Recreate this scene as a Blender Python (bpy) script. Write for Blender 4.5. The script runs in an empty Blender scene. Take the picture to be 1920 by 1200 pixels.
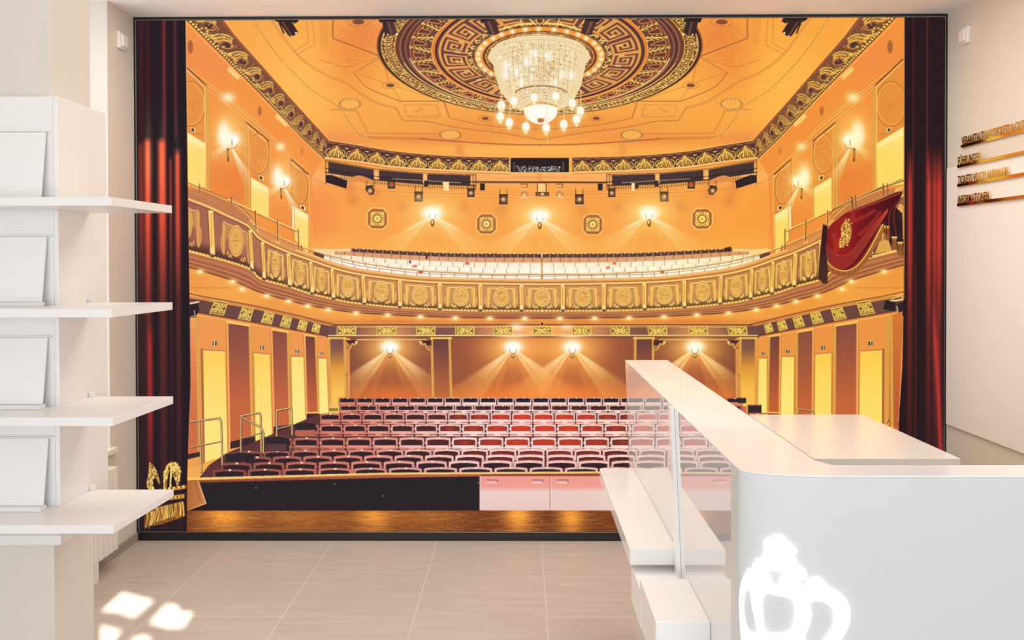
import numpy as np, math
# ---------------------------------------------------------------- mural artwork (a printed picture), drawn with numpy
PX0, PY0, PW, PH, SS = 240, 22, 1544, 1000, 2
rng = np.random.RandomState(7)
CV = np.zeros((PH*SS, PW*SS, 3), np.float32)
YY, XX = np.mgrid[0:PH*SS, 0:PW*SS].astype(np.float32)

def _box(x0, y0, x1, y1):
    a = max(0, int((x0-PX0)*SS)-2); b = min(PW*SS, int((x1-PX0)*SS)+3)
    c = max(0, int((y0-PY0)*SS)-2); d = min(PH*SS, int((y1-PY0)*SS)+3)
    return a, b, c, d

def blend(a, b, c, d, m, col, add=False):
    if callable(col):
        X = PX0+(XX[c:d, a:b]+.5)/SS; Y = PY0+(YY[c:d, a:b]+.5)/SS
        col = col(X, Y)
    else:
        col = np.array(col, np.float32)
    m = m[..., None]
    if add: CV[c:d, a:b] += m*col
    else: CV[c:d, a:b] = CV[c:d, a:b]*(1-m)+col*m

def pmask(pts):
    P = np.array(pts, np.float64)
    a, b, c, d = _box(P[:, 0].min(), P[:, 1].min(), P[:, 0].max(), P[:, 1].max())
    if b <= a or d <= c: return None
    h, w = d-c, b-a
    T = np.zeros((h, w+1), np.float32)
    x = (P[:, 0]-PX0)*SS-a; y = (P[:, 1]-PY0)*SS-c
    n = len(P)
    for i in range(n):
        xa, ya, xb, yb = x[i], y[i], x[(i+1) % n], y[(i+1) % n]
        if ya == yb: continue
        s = 1.0
        if ya > yb: xa, ya, xb, yb = xb, yb, xa, ya; s = -1.0
        r0 = max(0, int(math.ceil(ya-.5))); r1 = min(h, int(math.ceil(yb-.5)))
        if r1 <= r0: continue
        r = np.arange(r0, r1)
        xc = xa+(r+.5-ya)*(xb-xa)/(yb-ya)
        xc = np.clip(xc, 0, w-.001)
        k = np.floor(xc).astype(int); f = (1-(xc-k)).astype(np.float32)
        np.add.at(T, (r, k), s*f); np.add.at(T, (r, k+1), s*(1-f))
    m = np.clip(np.abs(np.cumsum(T, 1)[:, :w]), 0, 1)
    return a, b, c, d, m

def poly(pts, col, al=1.0, add=False):
    r = pmask(pts)
    if r: blend(*r[:4], r[4]*al, col, add)

def line(pts, w, col, al=1.0, add=False, soft=0):
    P = np.array(pts, np.float32)
    e = w/2+1+soft*2
    a, b, c, d = _box(P[:, 0].min()-e, P[:, 1].min()-e, P[:, 0].max()+e, P[:, 1].max()+e)
    if b <= a or d <= c: return
    M = np.zeros((d-c, b-a), np.float32)
    for i in range(len(P)-1):
        p, q = P[i], P[i+1]
        a2, b2, c2, d2 = _box(min(p[0], q[0])-e, min(p[1], q[1])-e, max(p[0], q[0])+e, max(p[1], q[1])+e)
        if b2 <= a2 or d2 <= c2: continue
        X = XX[c2:d2, a2:b2]+.5; Y = YY[c2:d2, a2:b2]+.5
        px, py = (p[0]-PX0)*SS, (p[1]-PY0)*SS
        vx, vy = (q[0]-p[0])*SS, (q[1]-p[1])*SS
        L = vx*vx+vy*vy+1e-9
        t = np.clip(((X-px)*vx+(Y-py)*vy)/L, 0, 1)
        dd = np.sqrt((X-px-t*vx)**2+(Y-py-t*vy)**2)
        if soft: m = np.exp(-np.maximum(dd-w*SS/2, 0)**2/(2*(soft*SS)**2)*1.5)
        else: m = np.clip(w*SS/2+.5-dd, 0, 1)
        s = M[c2-c:d2-c, a2-a:b2-a]
        np.maximum(s, m, out=s)
    blend(a, b, c, d, M*al, col, add)

def ell(cx, cy, rx, ry, col, al=1.0, add=False):
    a, b, c, d = _box(cx-rx-1, cy-ry-1, cx+rx+1, cy+ry+1)
    if b <= a or d <= c: return
    X = (PX0+(XX[c:d, a:b]+.5)/SS-cx)/rx; Y = (PY0+(YY[c:d, a:b]+.5)/SS-cy)/ry
    r = np.sqrt(X*X+Y*Y)
    m = np.clip((1-r)*min(rx, ry)*SS+.5, 0, 1)
    blend(a, b, c, d, m*al, col, add)

def ring(cx, cy, rx, ry, w, col, al=1.0, t0=0, t1=360):
    n = max(12, int((rx+ry)*.8)); T = np.radians(np.linspace(t0, t1, n))
    line(np.stack([cx+rx*np.cos(T), cy+ry*np.sin(T)], 1), w, col, al)

def glow(cx, cy, rx, ry, col, al=1.0, k=2.2, p=2.0):
    """soft light spot of the picture (towards col)"""
    a, b, c, d = _box(cx-rx*k, cy-ry*k, cx+rx*k, cy+ry*k)
    if b <= a or d <= c: return
    X = (PX0+(XX[c:d, a:b]+.5)/SS-cx)/rx; Y = (PY0+(YY[c:d, a:b]+.5)/SS-cy)/ry
    m = np.exp(-(X*X+Y*Y)**(p/2)*1.2)
    e = np.exp(-k**p*1.2)
    blend(a, b, c, d, np.clip((m-e)/(1-e), 0, 1)*al, col)

def beam(cx, cy, deg, half, L, col, al=1.0, r0=3., soft=5.):
    """fan of lamplight seen on a wall: direction and half angle in degrees, y down"""
    a, b, c, d = _box(cx-L, cy-L, cx+L, cy+L)
    if b <= a or d <= c: return
    X = PX0+(XX[c:d, a:b]+.5)/SS-cx; Y = PY0+(YY[c:d, a:b]+.5)/SS-cy
    r = np.sqrt(X*X+Y*Y)+1e-3; t = np.degrees(np.arctan2(Y, X))-deg
    t = np.abs((t+180) % 360-180)
    m = np.clip((half+soft/2-t)/soft, 0, 1)*np.clip((r-r0)/6, 0, 1)*np.clip(1-r/L, 0, 1)**1.15
    blend(a, b, c, d, m*al, col)

def vgrad(y0, c0, y1, c1):
    c0 = np.array(c0, np.float32); c1 = np.array(c1, np.float32)
    return lambda X, Y: c0+(c1-c0)*np.clip((Y-y0)/(y1-y0), 0, 1)[..., None]
def hgrad(x0, c0, x1, c1):
    c0 = np.array(c0, np.float32); c1 = np.array(c1, np.float32)
    return lambda X, Y: c0+(c1-c0)*np.clip((X-x0)/(x1-x0), 0, 1)[..., None]
def mgrad(stops, axis=0):
    p = np.array([s[0] for s in stops], np.float32); C = np.array([s[1] for s in stops], np.float32)
    def f(X, Y):
        v = X if axis == 0 else Y
        return np.stack([np.interp(v, p, C[:, i]) for i in range(3)], -1).astype(np.float32)
    return f

def ax(y): return 1012.5+(y-30)/600.*4.6
class Mir:
    """draw a shape on both sides of the picture's axis"""
    def __init__(s, sides=(0, 1)): s.sides = sides
    def f(s, pts, k):
        if not k: return pts
        return [(2*ax(y)-x, y) for x, y in pts]
    def _c(s, col, k):
        if callable(col) and k: return lambda X, Y: col(2*ax(Y)-X, Y)
        return col
    def poly(s, pts, col, *a, **kw):
        for k in s.sides: poly(s.f(pts, k), s._c(col, k), *a, **kw)
    def line(s, pts, w, col, *a, **kw):
        for k in s.sides: line(s.f(pts, k), w, s._c(col, k), *a, **kw)
    def ell(s, x, y, *a, **kw):
        for k in s.sides: ell(s.f([(x, y)], k)[0][0], y, *a, **kw)
    def ring(s, x, y, *a, **kw):
        for k in s.sides: ring(s.f([(x, y)], k)[0][0], y, *a, **kw)
    def glow(s, x, y, *a, **kw):
        for k in s.sides: glow(s.f([(x, y)], k)[0][0], y, *a, **kw)
M = Mir(); ML = Mir((0,)); MR = Mir((1,))

def resample(pts, n):
    P = np.array(pts, np.float64)
    s = np.r_[0, np.cumsum(np.hypot(*np.diff(P, axis=0).T))]
    t = np.linspace(0, s[-1], n)
    return np.stack([np.interp(t, s, P[:, 0]), np.interp(t, s, P[:, 1])], 1)
def smooth(pts, n=60):
    """Catmull-Rom through the points"""
    P = [np.array(p, float) for p in pts]; P = [2*P[0]-P[1]]+P+[2*P[-1]-P[-2]]
    out = []
    k = max(3, n//(len(P)-3))
    for i in range(1, len(P)-2):
        for t in np.linspace(0, 1, k, endpoint=False):
            a, b, c, d = P[i-1], P[i], P[i+1], P[i+2]
            out.append(.5*((2*b)+(c-a)*t+(2*a-5*b+4*c-d)*t*t+(3*b-a-3*c+d)*t**3))
    out.append(P[-2]); return np.array(out)
class Band:
    def __init__(s, top, bot, n=200):
        s.T = resample(top, n); s.B = resample(bot, n); s.n = n
    def __call__(s, u, v):
        i = np.clip(u, 0, 1)*(s.n-1)
        k = np.arange(s.n)
        tx, ty = np.interp(i, k, s.T[:, 0]), np.interp(i, k, s.T[:, 1])
        bx, by = np.interp(i, k, s.B[:, 0]), np.interp(i, k, s.B[:, 1])
        return (tx+(bx-tx)*v, ty+(by-ty)*v)
    def poly(s, v0=0, v1=1, u0=0, u1=1, n=60):
        U = np.linspace(u0, u1, n)
        return [s(u, v0) for u in U]+[s(u, v1) for u in U[::-1]]
    def path(s, v, u0=0, u1=1, n=80): return [s(u, v) for u in np.linspace(u0, u1, n)]

def beads(pts, step, r, col, alt=None, al=1., m=M):
    P = np.array(pts, float); L = np.hypot(*np.diff(P, axis=0).T).sum()
    n = max(2, int(L/step)); R = resample(pts, n)
    for i, (x, y) in enumerate(R):
        m.ell(x, y, r, r, col if alt is None or i % 2 == 0 else alt, al)

# ---------------------------------------------------------------- colours
DK = (52, 38, 42); BR = (128, 72, 58); GOLD = (252, 208, 104); GOLD2 = (255, 232, 150)
OR = (246, 158, 72)

# 1 base: ceiling
def ceil_col(X, Y):
    b = np.array([250, 168, 78], np.float32)+0*X[..., None]
    w = lambda cx, cy, rx, ry: np.exp(-(((X-cx)/rx)**2+((Y-cy)/ry)**2))[..., None]
    for sx in (0, 1):
        q = lambda x, y: (2*ax(y)-x) if sx else x
        b = b+w(q(560, 160), 160, 90, 90)*np.array([9, 18, 10])
        b = b+w(q(655, 110), 110, 50, 70)*np.array([-10, -22, -12])
        b = b+w(q(620, 265), 265, 60, 22)*np.array([-10, -20, 5])
        b = b+w(q(760, 170), 170, 60, 30)*np.array([6, 12, 6])
        b = b+w(q(810, 262), 262, 120, 12)*np.array([-8, -20, -6])
        b = b+w(q(690, 60), 60, 50, 40)*np.array([-8, -20, 0])
    b = b+w(1013, 280, 250, 12)*np.array([8, 14, 10])
    b = b+w(1013, 235, 200, 20)*np.array([-12, -20, -8])
    return b
poly([(240, 20), (1790, 20), (1790, 700), (240, 700)], ceil_col)

# ceiling relief lines
L1 = (184, 106, 58); L2 = (255, 196, 110)
def rel(pts, w=2.2, m=M, off=1.6, a=.75):
    m.line([(x, y+off) for x, y in pts], w*.7, L2, a*.8)
    m.line(pts, w, L1, a)
rel(smooth([(505, 34), (560, 105), (610, 140), (645, 155), (700, 190), (742, 203)], 50), 5, a=.3)
rel([(742, 203), (756, 226), (800, 228)], 3, a=.5)
rel(smooth([(800, 228), (860, 240), (940, 250), (1013, 262)], 40), 3.5, a=.45)
rel(smooth([(845, 222), (900, 234), (960, 240), (1013, 243)], 40), 2.5, a=.55)
rel([(624, 34), (624, 72), (716, 107)], 3.6, a=.8)
rel([(716, 107), (663, 137)], 1.8, a=.8); rel(smooth([(663, 137), (690, 165), (750, 190)], 20), 2.2, a=.8)
rel([(750, 190), (832, 190)], 2, a=.9); rel([(832, 190), (843, 221)], 2.5, a=.8)
rel([(600, 112), (646, 128), (716, 107)], 1.4, a=.5); rel([(600, 60), (600, 34)], 1.2, a=.4)
rel([(620, 205), (668, 208), (690, 250), (835, 252)], 3.5, a=.35)
rel([(690, 256), (800, 259)], 1.4, a=.6)
rel([(575, 34), (578, 80), (552, 96)], 2, a=.4); rel([(585, 34), (590, 84), (556, 103)], 2, a=.4)
rel([(626, 72), (665, 42)], 1.5, a=.45); rel([(665, 48), (712, 100)], 1.5, a=.5)
rel([(718, 110), (728, 152)], 3.5, a=.35); rel([(738, 168), (752, 188)], 1.5, a=.5); rel([(668, 138), (722, 155)], 1.4, a=.5); rel([(745, 163), (826, 188)], 1.4, a=.5)
for k in range(16): M.line([(601+rng.rand(), 38+k*3), (615, 38+k*3)], 1, L1, .35)
for k in range(34):
    x = 610+rng.rand()*70; y = 88+rng.rand()*34+(x-610)*.25
    M.line([(x, y), (x+8*rng.randn(), y+3*rng.randn())], 1, L2 if k % 2 else L1, .35)
    x = 762+rng.rand()*55; y = 200+rng.rand()*18
    M.line([(x, y), (x+6*rng.randn(), y+2*rng.randn())], 1, L2 if k % 2 else L1, .4)
M.line([(757, 197), (820, 197), (826, 219), (764, 219), (757, 197)], 1.2, L1, .5)
for k in range(8): M.line([(824+k*1.2, 198+k), (828+k*1.2, 220)], .8, L2, .3)
for (x, y, rx, ry) in ((672, 41, 11, 5), (732, 160, 8, 3.6), (910, 222, 6.5, 3)):
    M.ring(x, y, rx*1.9, ry*1.7, 1.5, L1, .5); M.ell(x, y, rx, ry, (132, 78, 60))
BEAD = smooth([(472, 34), (500, 76), (526, 110), (552, 138), (584, 168), (638, 203), (650, 222), (674, 252), (696, 258)], 90)
M.line(BEAD, 1.4, (255, 214, 120), .8)
beads(BEAD, 4.6, 1.0, (120, 70, 50))
M.line([(696, 259), (790, 261), (860, 266), (980, 271), (1016, 271)], 1.4, (170, 98, 64), .8)
M.line(smooth([(790, 260), (842, 264), (940, 271), (1016, 272)], 30), 2.2, (150, 84, 60), .5)
for (x, y, rx, ry) in ((656, 195, 19, 9), (844, 253, 19, 8)):
    M.ell(x, y, rx+3, ry+2.5, L1, .35); M.ell(x, y, rx, ry, (252, 176, 86))
    M.ring(x, y, rx, ry, 1.5, (255, 226, 150), .9)
    n = 26
    for i in range(n):
        t = i*2*math.pi/n
        M.ell(x+rx*math.cos(t), y+ry*math.sin(t), 1, .9, (128, 76, 50))
M.glow(862, 282, 9, 14, (215, 130, 75), .5)

# 2 rosette
def er(r):
    cy = np.interp(r, [40, 116, 200, 267, 303], [108, 106, 95, 88, 85])
    ry = np.interp(r, [40, 116, 200, 267, 303], [18, 52, 98, 117, 130.5]); return cy, ry
def rl(r, w, col, al=1.):
    cy, ry = er(r); ring(1012, cy, r, ry, w, col, al)
def re(r, col, al=1.):
    cy, ry = er(r); ell(1012, cy, r, ry, col, al)
def rp(r, t):
    cy, ry = er(r); return (1012+r*math.cos(t), cy+ry*math.sin(t))
re(306, (150, 88, 56)); re(303, (70, 42, 38)); re(299, (120, 68, 42))
def speck(r0, r1, n, cols, s0=.8, s1=1.8, al=.9):
    for i in range(n):
        t = rng.rand()*2*math.pi; r = r0+(r1-r0)*rng.rand()
        x, y = rp(r, t)
        if y < 24 or y > 260: continue
        ell(x, y, s0+(s1-s0)*rng.rand(), (s0+(s1-s0)*rng.rand())*.8, cols[rng.randint(len(cols))], al)
GC = [(250, 200, 100), (255, 236, 170), (222, 150, 70), (90, 50, 36), (176, 104, 52), (255, 220, 130)]
speck(272, 297, 2600, GC)
for i in range(110):
    t = i*2*math.pi/110
    x, y = rp(285, t)
    if y < 26: continue
    p = [rp(290, t-.014), rp(290, t+.014), rp(278, t+.014), rp(278, t-.014)]
    poly(p, (96, 54, 44)); line(p+[p[0]], 1.3, (248, 200, 110), .9)
rl(297, 1.4, (255, 222, 140), .8); rl(272, 1.4, (250, 206, 110), .9)
re(268, (104, 64, 58)); rl(262, 3, (160, 100, 74)); rl(257, 4, (92, 56, 52)); rl(252, 1.3, (190, 120, 84))
for t0, t1, r, w, c in ((95, 170, 247, 2.2, (255, 226, 150)), (95, 165, 263, 1.5, (255, 226, 150)), (10, 85, 247, 2.2, (255, 230, 160)), (15, 85, 263, 1.5, (240, 196, 120))):
    cy, ry = er(r); ring(1012, cy, r, ry, w, c, .9, t0, t1)
re(245, (110, 66, 58))
rl(243, 2, (214, 112, 74), .9)
NT = 30
for i in range(NT):
    t = (i+.5)*2*math.pi/NT
    dt = .055
    a, b, c, d = rp(238, t-dt*.8), rp(238, t+dt*.8), rp(216, t+dt*.5), rp(216, t-dt*.5)
    poly([a, b, c, d], (100, 60, 56)); line([a, b, c, d, a], 1.5, (224, 140, 78))
    t2 = i*2*math.pi/NT
    sgn = 1 if i % 2 else -1
    p0, p1 = rp(242, t2+.02*sgn), rp(203, t2-.03*sgn)
    line([p0, p1], 5.5, (150, 88, 44)); line([p0, p1], 1.6, (255, 228, 140))
    ell(p0[0], p0[1], 2.6, 2.6, (255, 226, 130)); ell(p0[0], p0[1], 1.1, 1.1, (96, 54, 40))
    for k in range(9):
        f = k/8.; q = rp(240-36*f, t2+.045*sgn*(1-.3*f)); q2 = rp(234-36*f, t2+.012*sgn)
        line([q, q2], 1.6, (250, 200, 96) if k % 2 else (120, 68, 40))
        q = rp(240-36*f, t2-.04*sgn); ell(q[0], q[1], 1.5, 1.2, (250, 206, 110) if k % 2 else (140, 80, 44))
speck(204, 214, 260, GC, .7, 1.4)
rl(200, 7, (226, 128, 62)); rl(203, 1.2, (255, 196, 110)); rl(195, 3, (64, 40, 44))
re(193.5, (108, 70, 66))
KEY = ["##########.", "#........#.", "#.######.#.", "#.#....#.#.", "#.#.##.#.#.", "#.#.#..#.#.", "#.#.####.#.", "#.#......#.", "#.########.", "#..........", "###########"]
NK = 18
def keyring(r0, r1):
    cy0, ry0 = er(r0); cy1, ry1 = er(r1)
    cy = (cy0+cy1)/2
    a, b, c, d = _box(1012-r1, cy1-ry1, 1012+r1, cy1+ry1)
    X = PX0+(XX[c:d, a:b]+.5)/SS-1012; Yr = PY0+(YY[c:d, a:b]+.5)/SS
    # radius by iteration
    R = np.full_like(X, (r0+r1)/2)
    for _ in range(6):
        cyy = np.interp(R, [40, 116, 200, 267, 303], [108, 106, 95, 88, 85]); ryy = np.interp(R, [40, 116, 200, 267, 303], [18, 52, 98, 117, 130.5])
        R = np.sqrt(X**2+((Yr-cyy)*R/ryy)**2); R = np.clip(R, 50, 300)
    T = np.arctan2((Yr-cyy)*R/ryy, X)
    U = (T/(2*np.pi)*NK) % 1.0; V = (R-r0)/(r1-r0)
    ok = (V > 0) & (V < 1)
    K = np.array([[1. if ch == '#' else 0. for ch in row] for row in KEY], np.float32)
    flip = (np.floor(T/(2*np.pi)*NK).astype(int) % 2) == 0
    U = np.where(flip, U, 1-U)
    ui = np.clip((U*11).astype(int), 0, 10); vi = np.clip((V*11).astype(int), 0, 10)
    K2 = K
    m = K2[vi, ui]*ok
    # thicken towards soft edge
    m2 = m.copy(); m2[1:-1, 1:-1] = (m[1:-1, 1:-1]*4+m[:-2, 1:-1]+m[2:, 1:-1]+m[1:-1, :-2]+m[1:-1, 2:])/8
    blend(a, b, c, d, m2, (232, 158, 84))
keyring(136, 190)
for i in range(24):
    t = i*2*math.pi/24+.05; p, q = rp(150, t), rp(158, t)
    line([p, q], 4, (255, 214, 120), .7)
re(135, (112, 66, 56)); speck(124, 136, 520, GC, .7, 1.6)
re(124, (92, 50, 42)); re(122, (236, 150, 62)); re(109, (200, 112, 56)); re(106, (70, 40, 38)); re(103, (214, 138, 70)); re(100, (120, 70, 46)); 
speck(93, 101, 500, GC, .6, 1.2)
for i in range(20):
    t = -math.pi/2+(i-9.5)*2*math.pi/31
    line(smooth([rp(128, t-.05), rp(134, t), rp(128, t+.05)], 8), 2.2, (255, 224, 130), .8)
poly(smooth([(975, 36), (985, 48), (1000, 40), (1012, 49), (1026, 40), (1040, 48), (1052, 36), (1040, 33), (1012, 33), (985, 33), (975, 36)], 40), (120, 70, 44), .6)
for s in (-1, 1):
    line(smooth([(1012+s*8, 46), (1012+s*22, 34), (1012+s*36, 36), (1012+s*30, 46), (1012+s*16, 44)], 30), 2, (255, 220, 130))
    line(smooth([(1012+s*12, 44), (1012+s*40, 46), (1012+s*76, 56)], 20), 4, (250, 210, 110), .9)
ell(1012, 38, 6, 6, (120, 68, 40)); ring(1012, 38, 7, 7, 2, (255, 214, 120))
lamps = [(1010, 54.4), (985, 55.5), (961, 59), (940, 65), (925, 72), (910, 81), (901.5, 91), (896.7, 101), (896.7, 111), (901, 122), (909, 131), (920.6, 138.7)]
for i, (x, y) in enumerate(lamps):
    for k in ((0, 1) if i else (0,)):
        X_ = 2*1012-x if k else x
        glow(X_, y, 6.5, 6, (255, 214, 130), .9); glow(X_, y, 3.6, 3.3, (255, 250, 230), 1.)

# crystals
def crys(X, Y):
    n = np.sin(X*2.1+np.sin(Y*.3)*.6)*np.sin(Y*2.15+((X-1012)/60)**2*2.0)
    b = np.array([254, 230, 176], np.float32)+0*X[..., None]
    b = b+np.clip(n, 0, 1)[..., None]*np.array([-58, -84, -96])
    b = b+np.clip(-n, 0, 1)[..., None]*np.array([10, 26, 58])
    return b
poly([(914, 108), (921, 92), (940, 78), (970, 67), (1010, 63), (1055, 67), (1085, 79), (1102, 94), (1108, 108), (1098, 122), (1090, 160), (1078, 184), (1062, 200), (1046, 206), (975, 206), (957, 195), (938, 172), (928, 140), (925, 122)], crys)
ring(1012, 98, 94, 32, 2, (150, 90, 50), .5, 195, 345); ring(1012, 101, 96, 34, 1.2, (255, 232, 170), .6, 195, 345)
for k in range(11):
    y = 92+k*7.6; w = 88-k*3.2
    ring(1012, y, w, 26-k*1.0, 1, (190, 136, 80), .35, 200, 340)
    ring(1012, y+2, w, 26-k*1.0, 1.2, (255, 246, 214), .35, 200, 340)
for i in range(900):
    x = 1012+rng.randn()*42; y = 80+rng.rand()*110
    if abs(x-1012) > 84-(y-80)*.28: continue
    ell(x, y, .9, .9, (255, 250, 226) if i % 3 else (150, 96, 50), .8)
glow(1030, 130, 12, 12, (200, 140, 70), .5)
for _ in range(26): glow(1012+rng.randn()*36, 82+rng.rand()*95, 3, 3.5, (255, 252, 236), .9)
for x, y in ((950, 122), (969, 135), (977, 155), (1003, 102), (1028, 104), (1054, 140), (1072, 142), (948, 140), (1040, 155), (986, 115)):
    glow(x, y, 7, 10, (255, 253, 240), .95)
ring(1014, 176, 48, 15, 3, (164, 96, 62), .8, 190, 350)
for k in range(5): ring(1014, 181+k*6, 47-k*3, 14, 1.1, (196, 148, 92), .5, 190, 350)
for i in range(14):
    x = 950+i*10; line([(x, 75+abs(i-6.5)*3), (x+(1012-x)*.12, 175)], .8, (150, 110, 70), .45)
poly(smooth([(984, 200), (995, 194), (1013, 191), (1032, 194), (1044, 200), (1030, 206), (998, 206), (984, 200)], 30), (206, 146, 60))
speck2 = [(984+rng.rand()*60, 193+rng.rand()*10) for _ in range(60)]
for x, y in speck2: ell(x, y, 1, 1, (255, 224, 130), .8)
poly(smooth([(982, 203), (997, 197), (1014, 195.5), (1031, 197), (1045, 203), (1042, 218), (1030, 229), (1014, 233), (998, 229), (985, 218), (982, 203)], 50), (255, 250, 235))
glow(1014, 210, 22, 13, (255, 255, 250), .9)
ell(1014, 226, 6.5, 4, (190, 110, 60)); line([(1007, 222), (1021, 222)], 1.5, (210, 170, 110))
for x, y in ((940, 199), (938, 220), (964, 191), (955, 231), (986, 239), (1001.5, 184.6), (1042, 182.5), (1024, 241), (1057, 234.6), (1073, 195), (1088, 209.6), (1081, 225)):
    line([(x+1, y-12), (x+1, y-40)], 1.6, (255, 226, 150), .8)
    ell(x, y, 8, 11, (228, 176, 104), .8); glow(x, y, 10, 12, (255, 236, 180), .6)
    ell(x, y-1.5, 7, 8.5, (255, 251, 236)); ell(x, y+8, 3.6, 4.5, (252, 232, 180))
line([(930, 195), (930, 245)], .8, (255, 210, 140), .7); line([(1026, 250), (1027, 270)], 1, (255, 220, 150), .8)

# hanging stage lamps at the top of the picture
BK = (50, 38, 40)
for s in (0, 1):
    m = (ML, MR)[s]
    m.poly([(511, 33), (556, 33), (560, 40), (552, 44), (545, 40), (522, 42), (512, 37)], BK)
    m.poly([(522, 40), (545, 38), (559, 60), (556, 64), (546, 70), (540, 66)], (60, 40, 42)); m.line([(530, 42), (546, 66)], 3, (150, 84, 66), .7)
    m.line([(524, 44), (532, 62)], 3, (70, 44, 40)); m.ell(555, 62, 2, 2, (255, 230, 180)); m.ell(547, 68, 1.5, 1.5, (255, 220, 160))
    m.poly([(708, 33), (741, 33), (744, 42), (712, 42)], BK)
    m.poly([(716, 40), (738, 40), (745, 62), (736, 67), (722, 67)], hgrad(718, (60, 42, 42), 742, (90, 58, 56)) if not s else (66, 44, 44))
    m.line([(728, 42), (734, 64)], 4, (140, 90, 78), .6); m.ell(744, 64, 2, 2, (255, 240, 200)); m.ell(727, 65, 1.6, 1.6, (255, 236, 190))
    m.poly([(896, 33), (928, 33), (929, 42), (903, 42)], BK)
    m.poly([(905, 40), (929, 38), (937, 62), (929, 65), (917, 65)], (78, 52, 50)); m.line([(916, 42), (925, 62)], 5, (150, 100, 84), .6)

# 3 side walls, upper
WT = [(330, 24), (349, 35), (380, 66), (414, 100), (472, 158), (520, 208), (570, 260), (607, 296), (607, 350), (600, 470), (580, 480), (330, 400)]
def wall_col(X, Y):
    b = np.array([244, 150, 70], np.float32)+0*X[..., None]
    b = b+np.exp(-(((X-440)/60)**2+((Y-330)/50)**2))[..., None]*np.array([-8, -18, -6])
    b = b+np.exp(-(((X-560)/30)**2+((Y-420)/60)**2))[..., None]*np.array([0, -6, 0])
    b = b+np.exp(-(((X-390)/70)**2+((Y-110)/40)**2))[..., None]*np.array([-2, -6, 10])
    return b
M.poly(WT, wall_col)
for k, (dx, c, w) in enumerate(((0, (232, 140, 66), 1.2), (3, (255, 202, 120), 1.3), (6, (220, 130, 62), 1.2), (9, (255, 204, 126), 1.5), (13, (222, 130, 64), 1.4), (16, (255, 196, 112), 1.2))):
    M.line([(335, 110+dx), (350, 122+dx), (420, 174+dx), (466, 211+dx), (498, 238+dx), (546, 290+dx), (583, 322+dx), (608, 338+dx)], w, c, .8)
M.glow(428, 183, 13, 10, (255, 250, 210), .9); M.glow(526, 275, 10, 8, (255, 250, 205), .85)
for x, y in ((440, 140), (530, 228), ): M.line([(x-10, y-10), (x+6, y+5)], 4, (255, 226, 150), .75, soft=2)
M.ell(357, 88, 5.2, 12.5, (176, 104, 62)); M.ell(487, 208, 3.6, 9, (188, 112, 62)); M.ell(566, 283, 3, 8, (206, 124, 66), .7)
M.line([(345, 38), (380, 74), (480, 172), (607, 300)], 1.6, (255, 196, 116), .7)
# relief panels and doors
def door_up(x0, x1, yt0, yt1, yd0, yd1, yb0, yb1, cx, cy, rx, ry, sx, sy, dx0):
    M.poly([(x0, yt0), (x1, yt1), (x1, yb1), (x0, yb0)], (232, 146, 70))
    M.line([(x0, yt0), (x1, yt1)], 3, (140, 80, 48)); M.line([(x0, yt0+4), (x1-2, yt1+3)], 2.5, (255, 206, 130), .8)
    M.ring(cx, cy, rx, ry, 2.2, (196, 116, 60), .8); M.ring(cx-1, cy, rx*.9, ry*.92, 1.4, (252, 180, 96), .8)
    for _ in range(26):
        a = rng.rand()*6.28; r = rng.rand()
        x = cx+rx*.7*r*math.cos(a); y = cy+ry*.75*r*math.sin(a)
        M.line([(x, y), (x+rng.randn()*3, y+rng.randn()*5)], 1, (202, 124, 62) if _ % 2 else (250, 176, 96), .6)
    M.line([(cx-rx, cy+ry+4), (cx, cy+ry+10), (cx+rx, cy+ry+18)], 1.6, (200, 118, 60), .7)
    M.poly([(dx0, yd0), (x1, yd1), (x1, yb1), (dx0, yb0)], vgrad(yd0+8, (255, 232, 150), yd1+20, (254, 220, 118)))
    M.poly([(dx0, yd0), (x1, yd1), (x1, yd1+10), (dx0, yd0+14)], (255, 240, 178), .8)
    M.line([(dx0, yd0), (x1, yd1)], 1.4, (255, 206, 116))
    M.line([(x1, yt1), (x1, yb1)], 2, (206, 126, 62), .9)
    M.poly([(sx-5, sy-6), (sx+4, sy-3), (sx+5, sy+5), (sx-4, sy+2)], (255, 214, 150)); M.poly([(sx-3, sy-4), (sx+2, sy-2), (sx+2, sy+3), (sx-3, sy+1)], (60, 42, 36))
door_up(334, 386, 112, 160, 238, 270, 345, 352, 357, 195, 29, 42, 362, 244, 334)
door_up(462, 505, 230, 265, 333, 353, 392, 412, 486, 288, 19, 38, 490, 334, 471)
door_up(547, 579, 300, 328, 388, 404, 450, 478, 564, 352, 13, 30, 568, 390, 553)
def vbead(x0, y0, x1, y1, w, m=M, st=3.1, c0=GOLD, c1=(172, 104, 50)):
    m.line([(x0, y0), (x1, y1)], w+1.6, (208, 132, 62)); m.line([(x0, y0), (x1, y1)], w, c0)
    n = int(math.hypot(x1-x0, y1-y0)/st)
    for i in range(n):
        f = i/n; m.ell(x0+(x1-x0)*f, y0+(y1-y0)*f, w*.36, st*.3, c1)
vbead(388, 162, 392, 356, 3); M.line([(384, 165), (387, 354)], 2.4, (255, 196, 108))
vbead(459, 228, 462, 386, 3); M.line([(465, 236), (468, 390)], 2.2, (255, 186, 96), .7); M.line([(506.5, 265), (506, 412)], 1.3, (255, 190, 110), .8)
M.line([(545.5, 296), (547, 430)], 1.6, (190, 112, 56)); M.poly([(547, 385), (552, 388), (552, 432), (547, 430)], (255, 238, 190), .8)
M.line([(579.5, 328), (580, 470)], 2, (255, 196, 110), .8)
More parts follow.
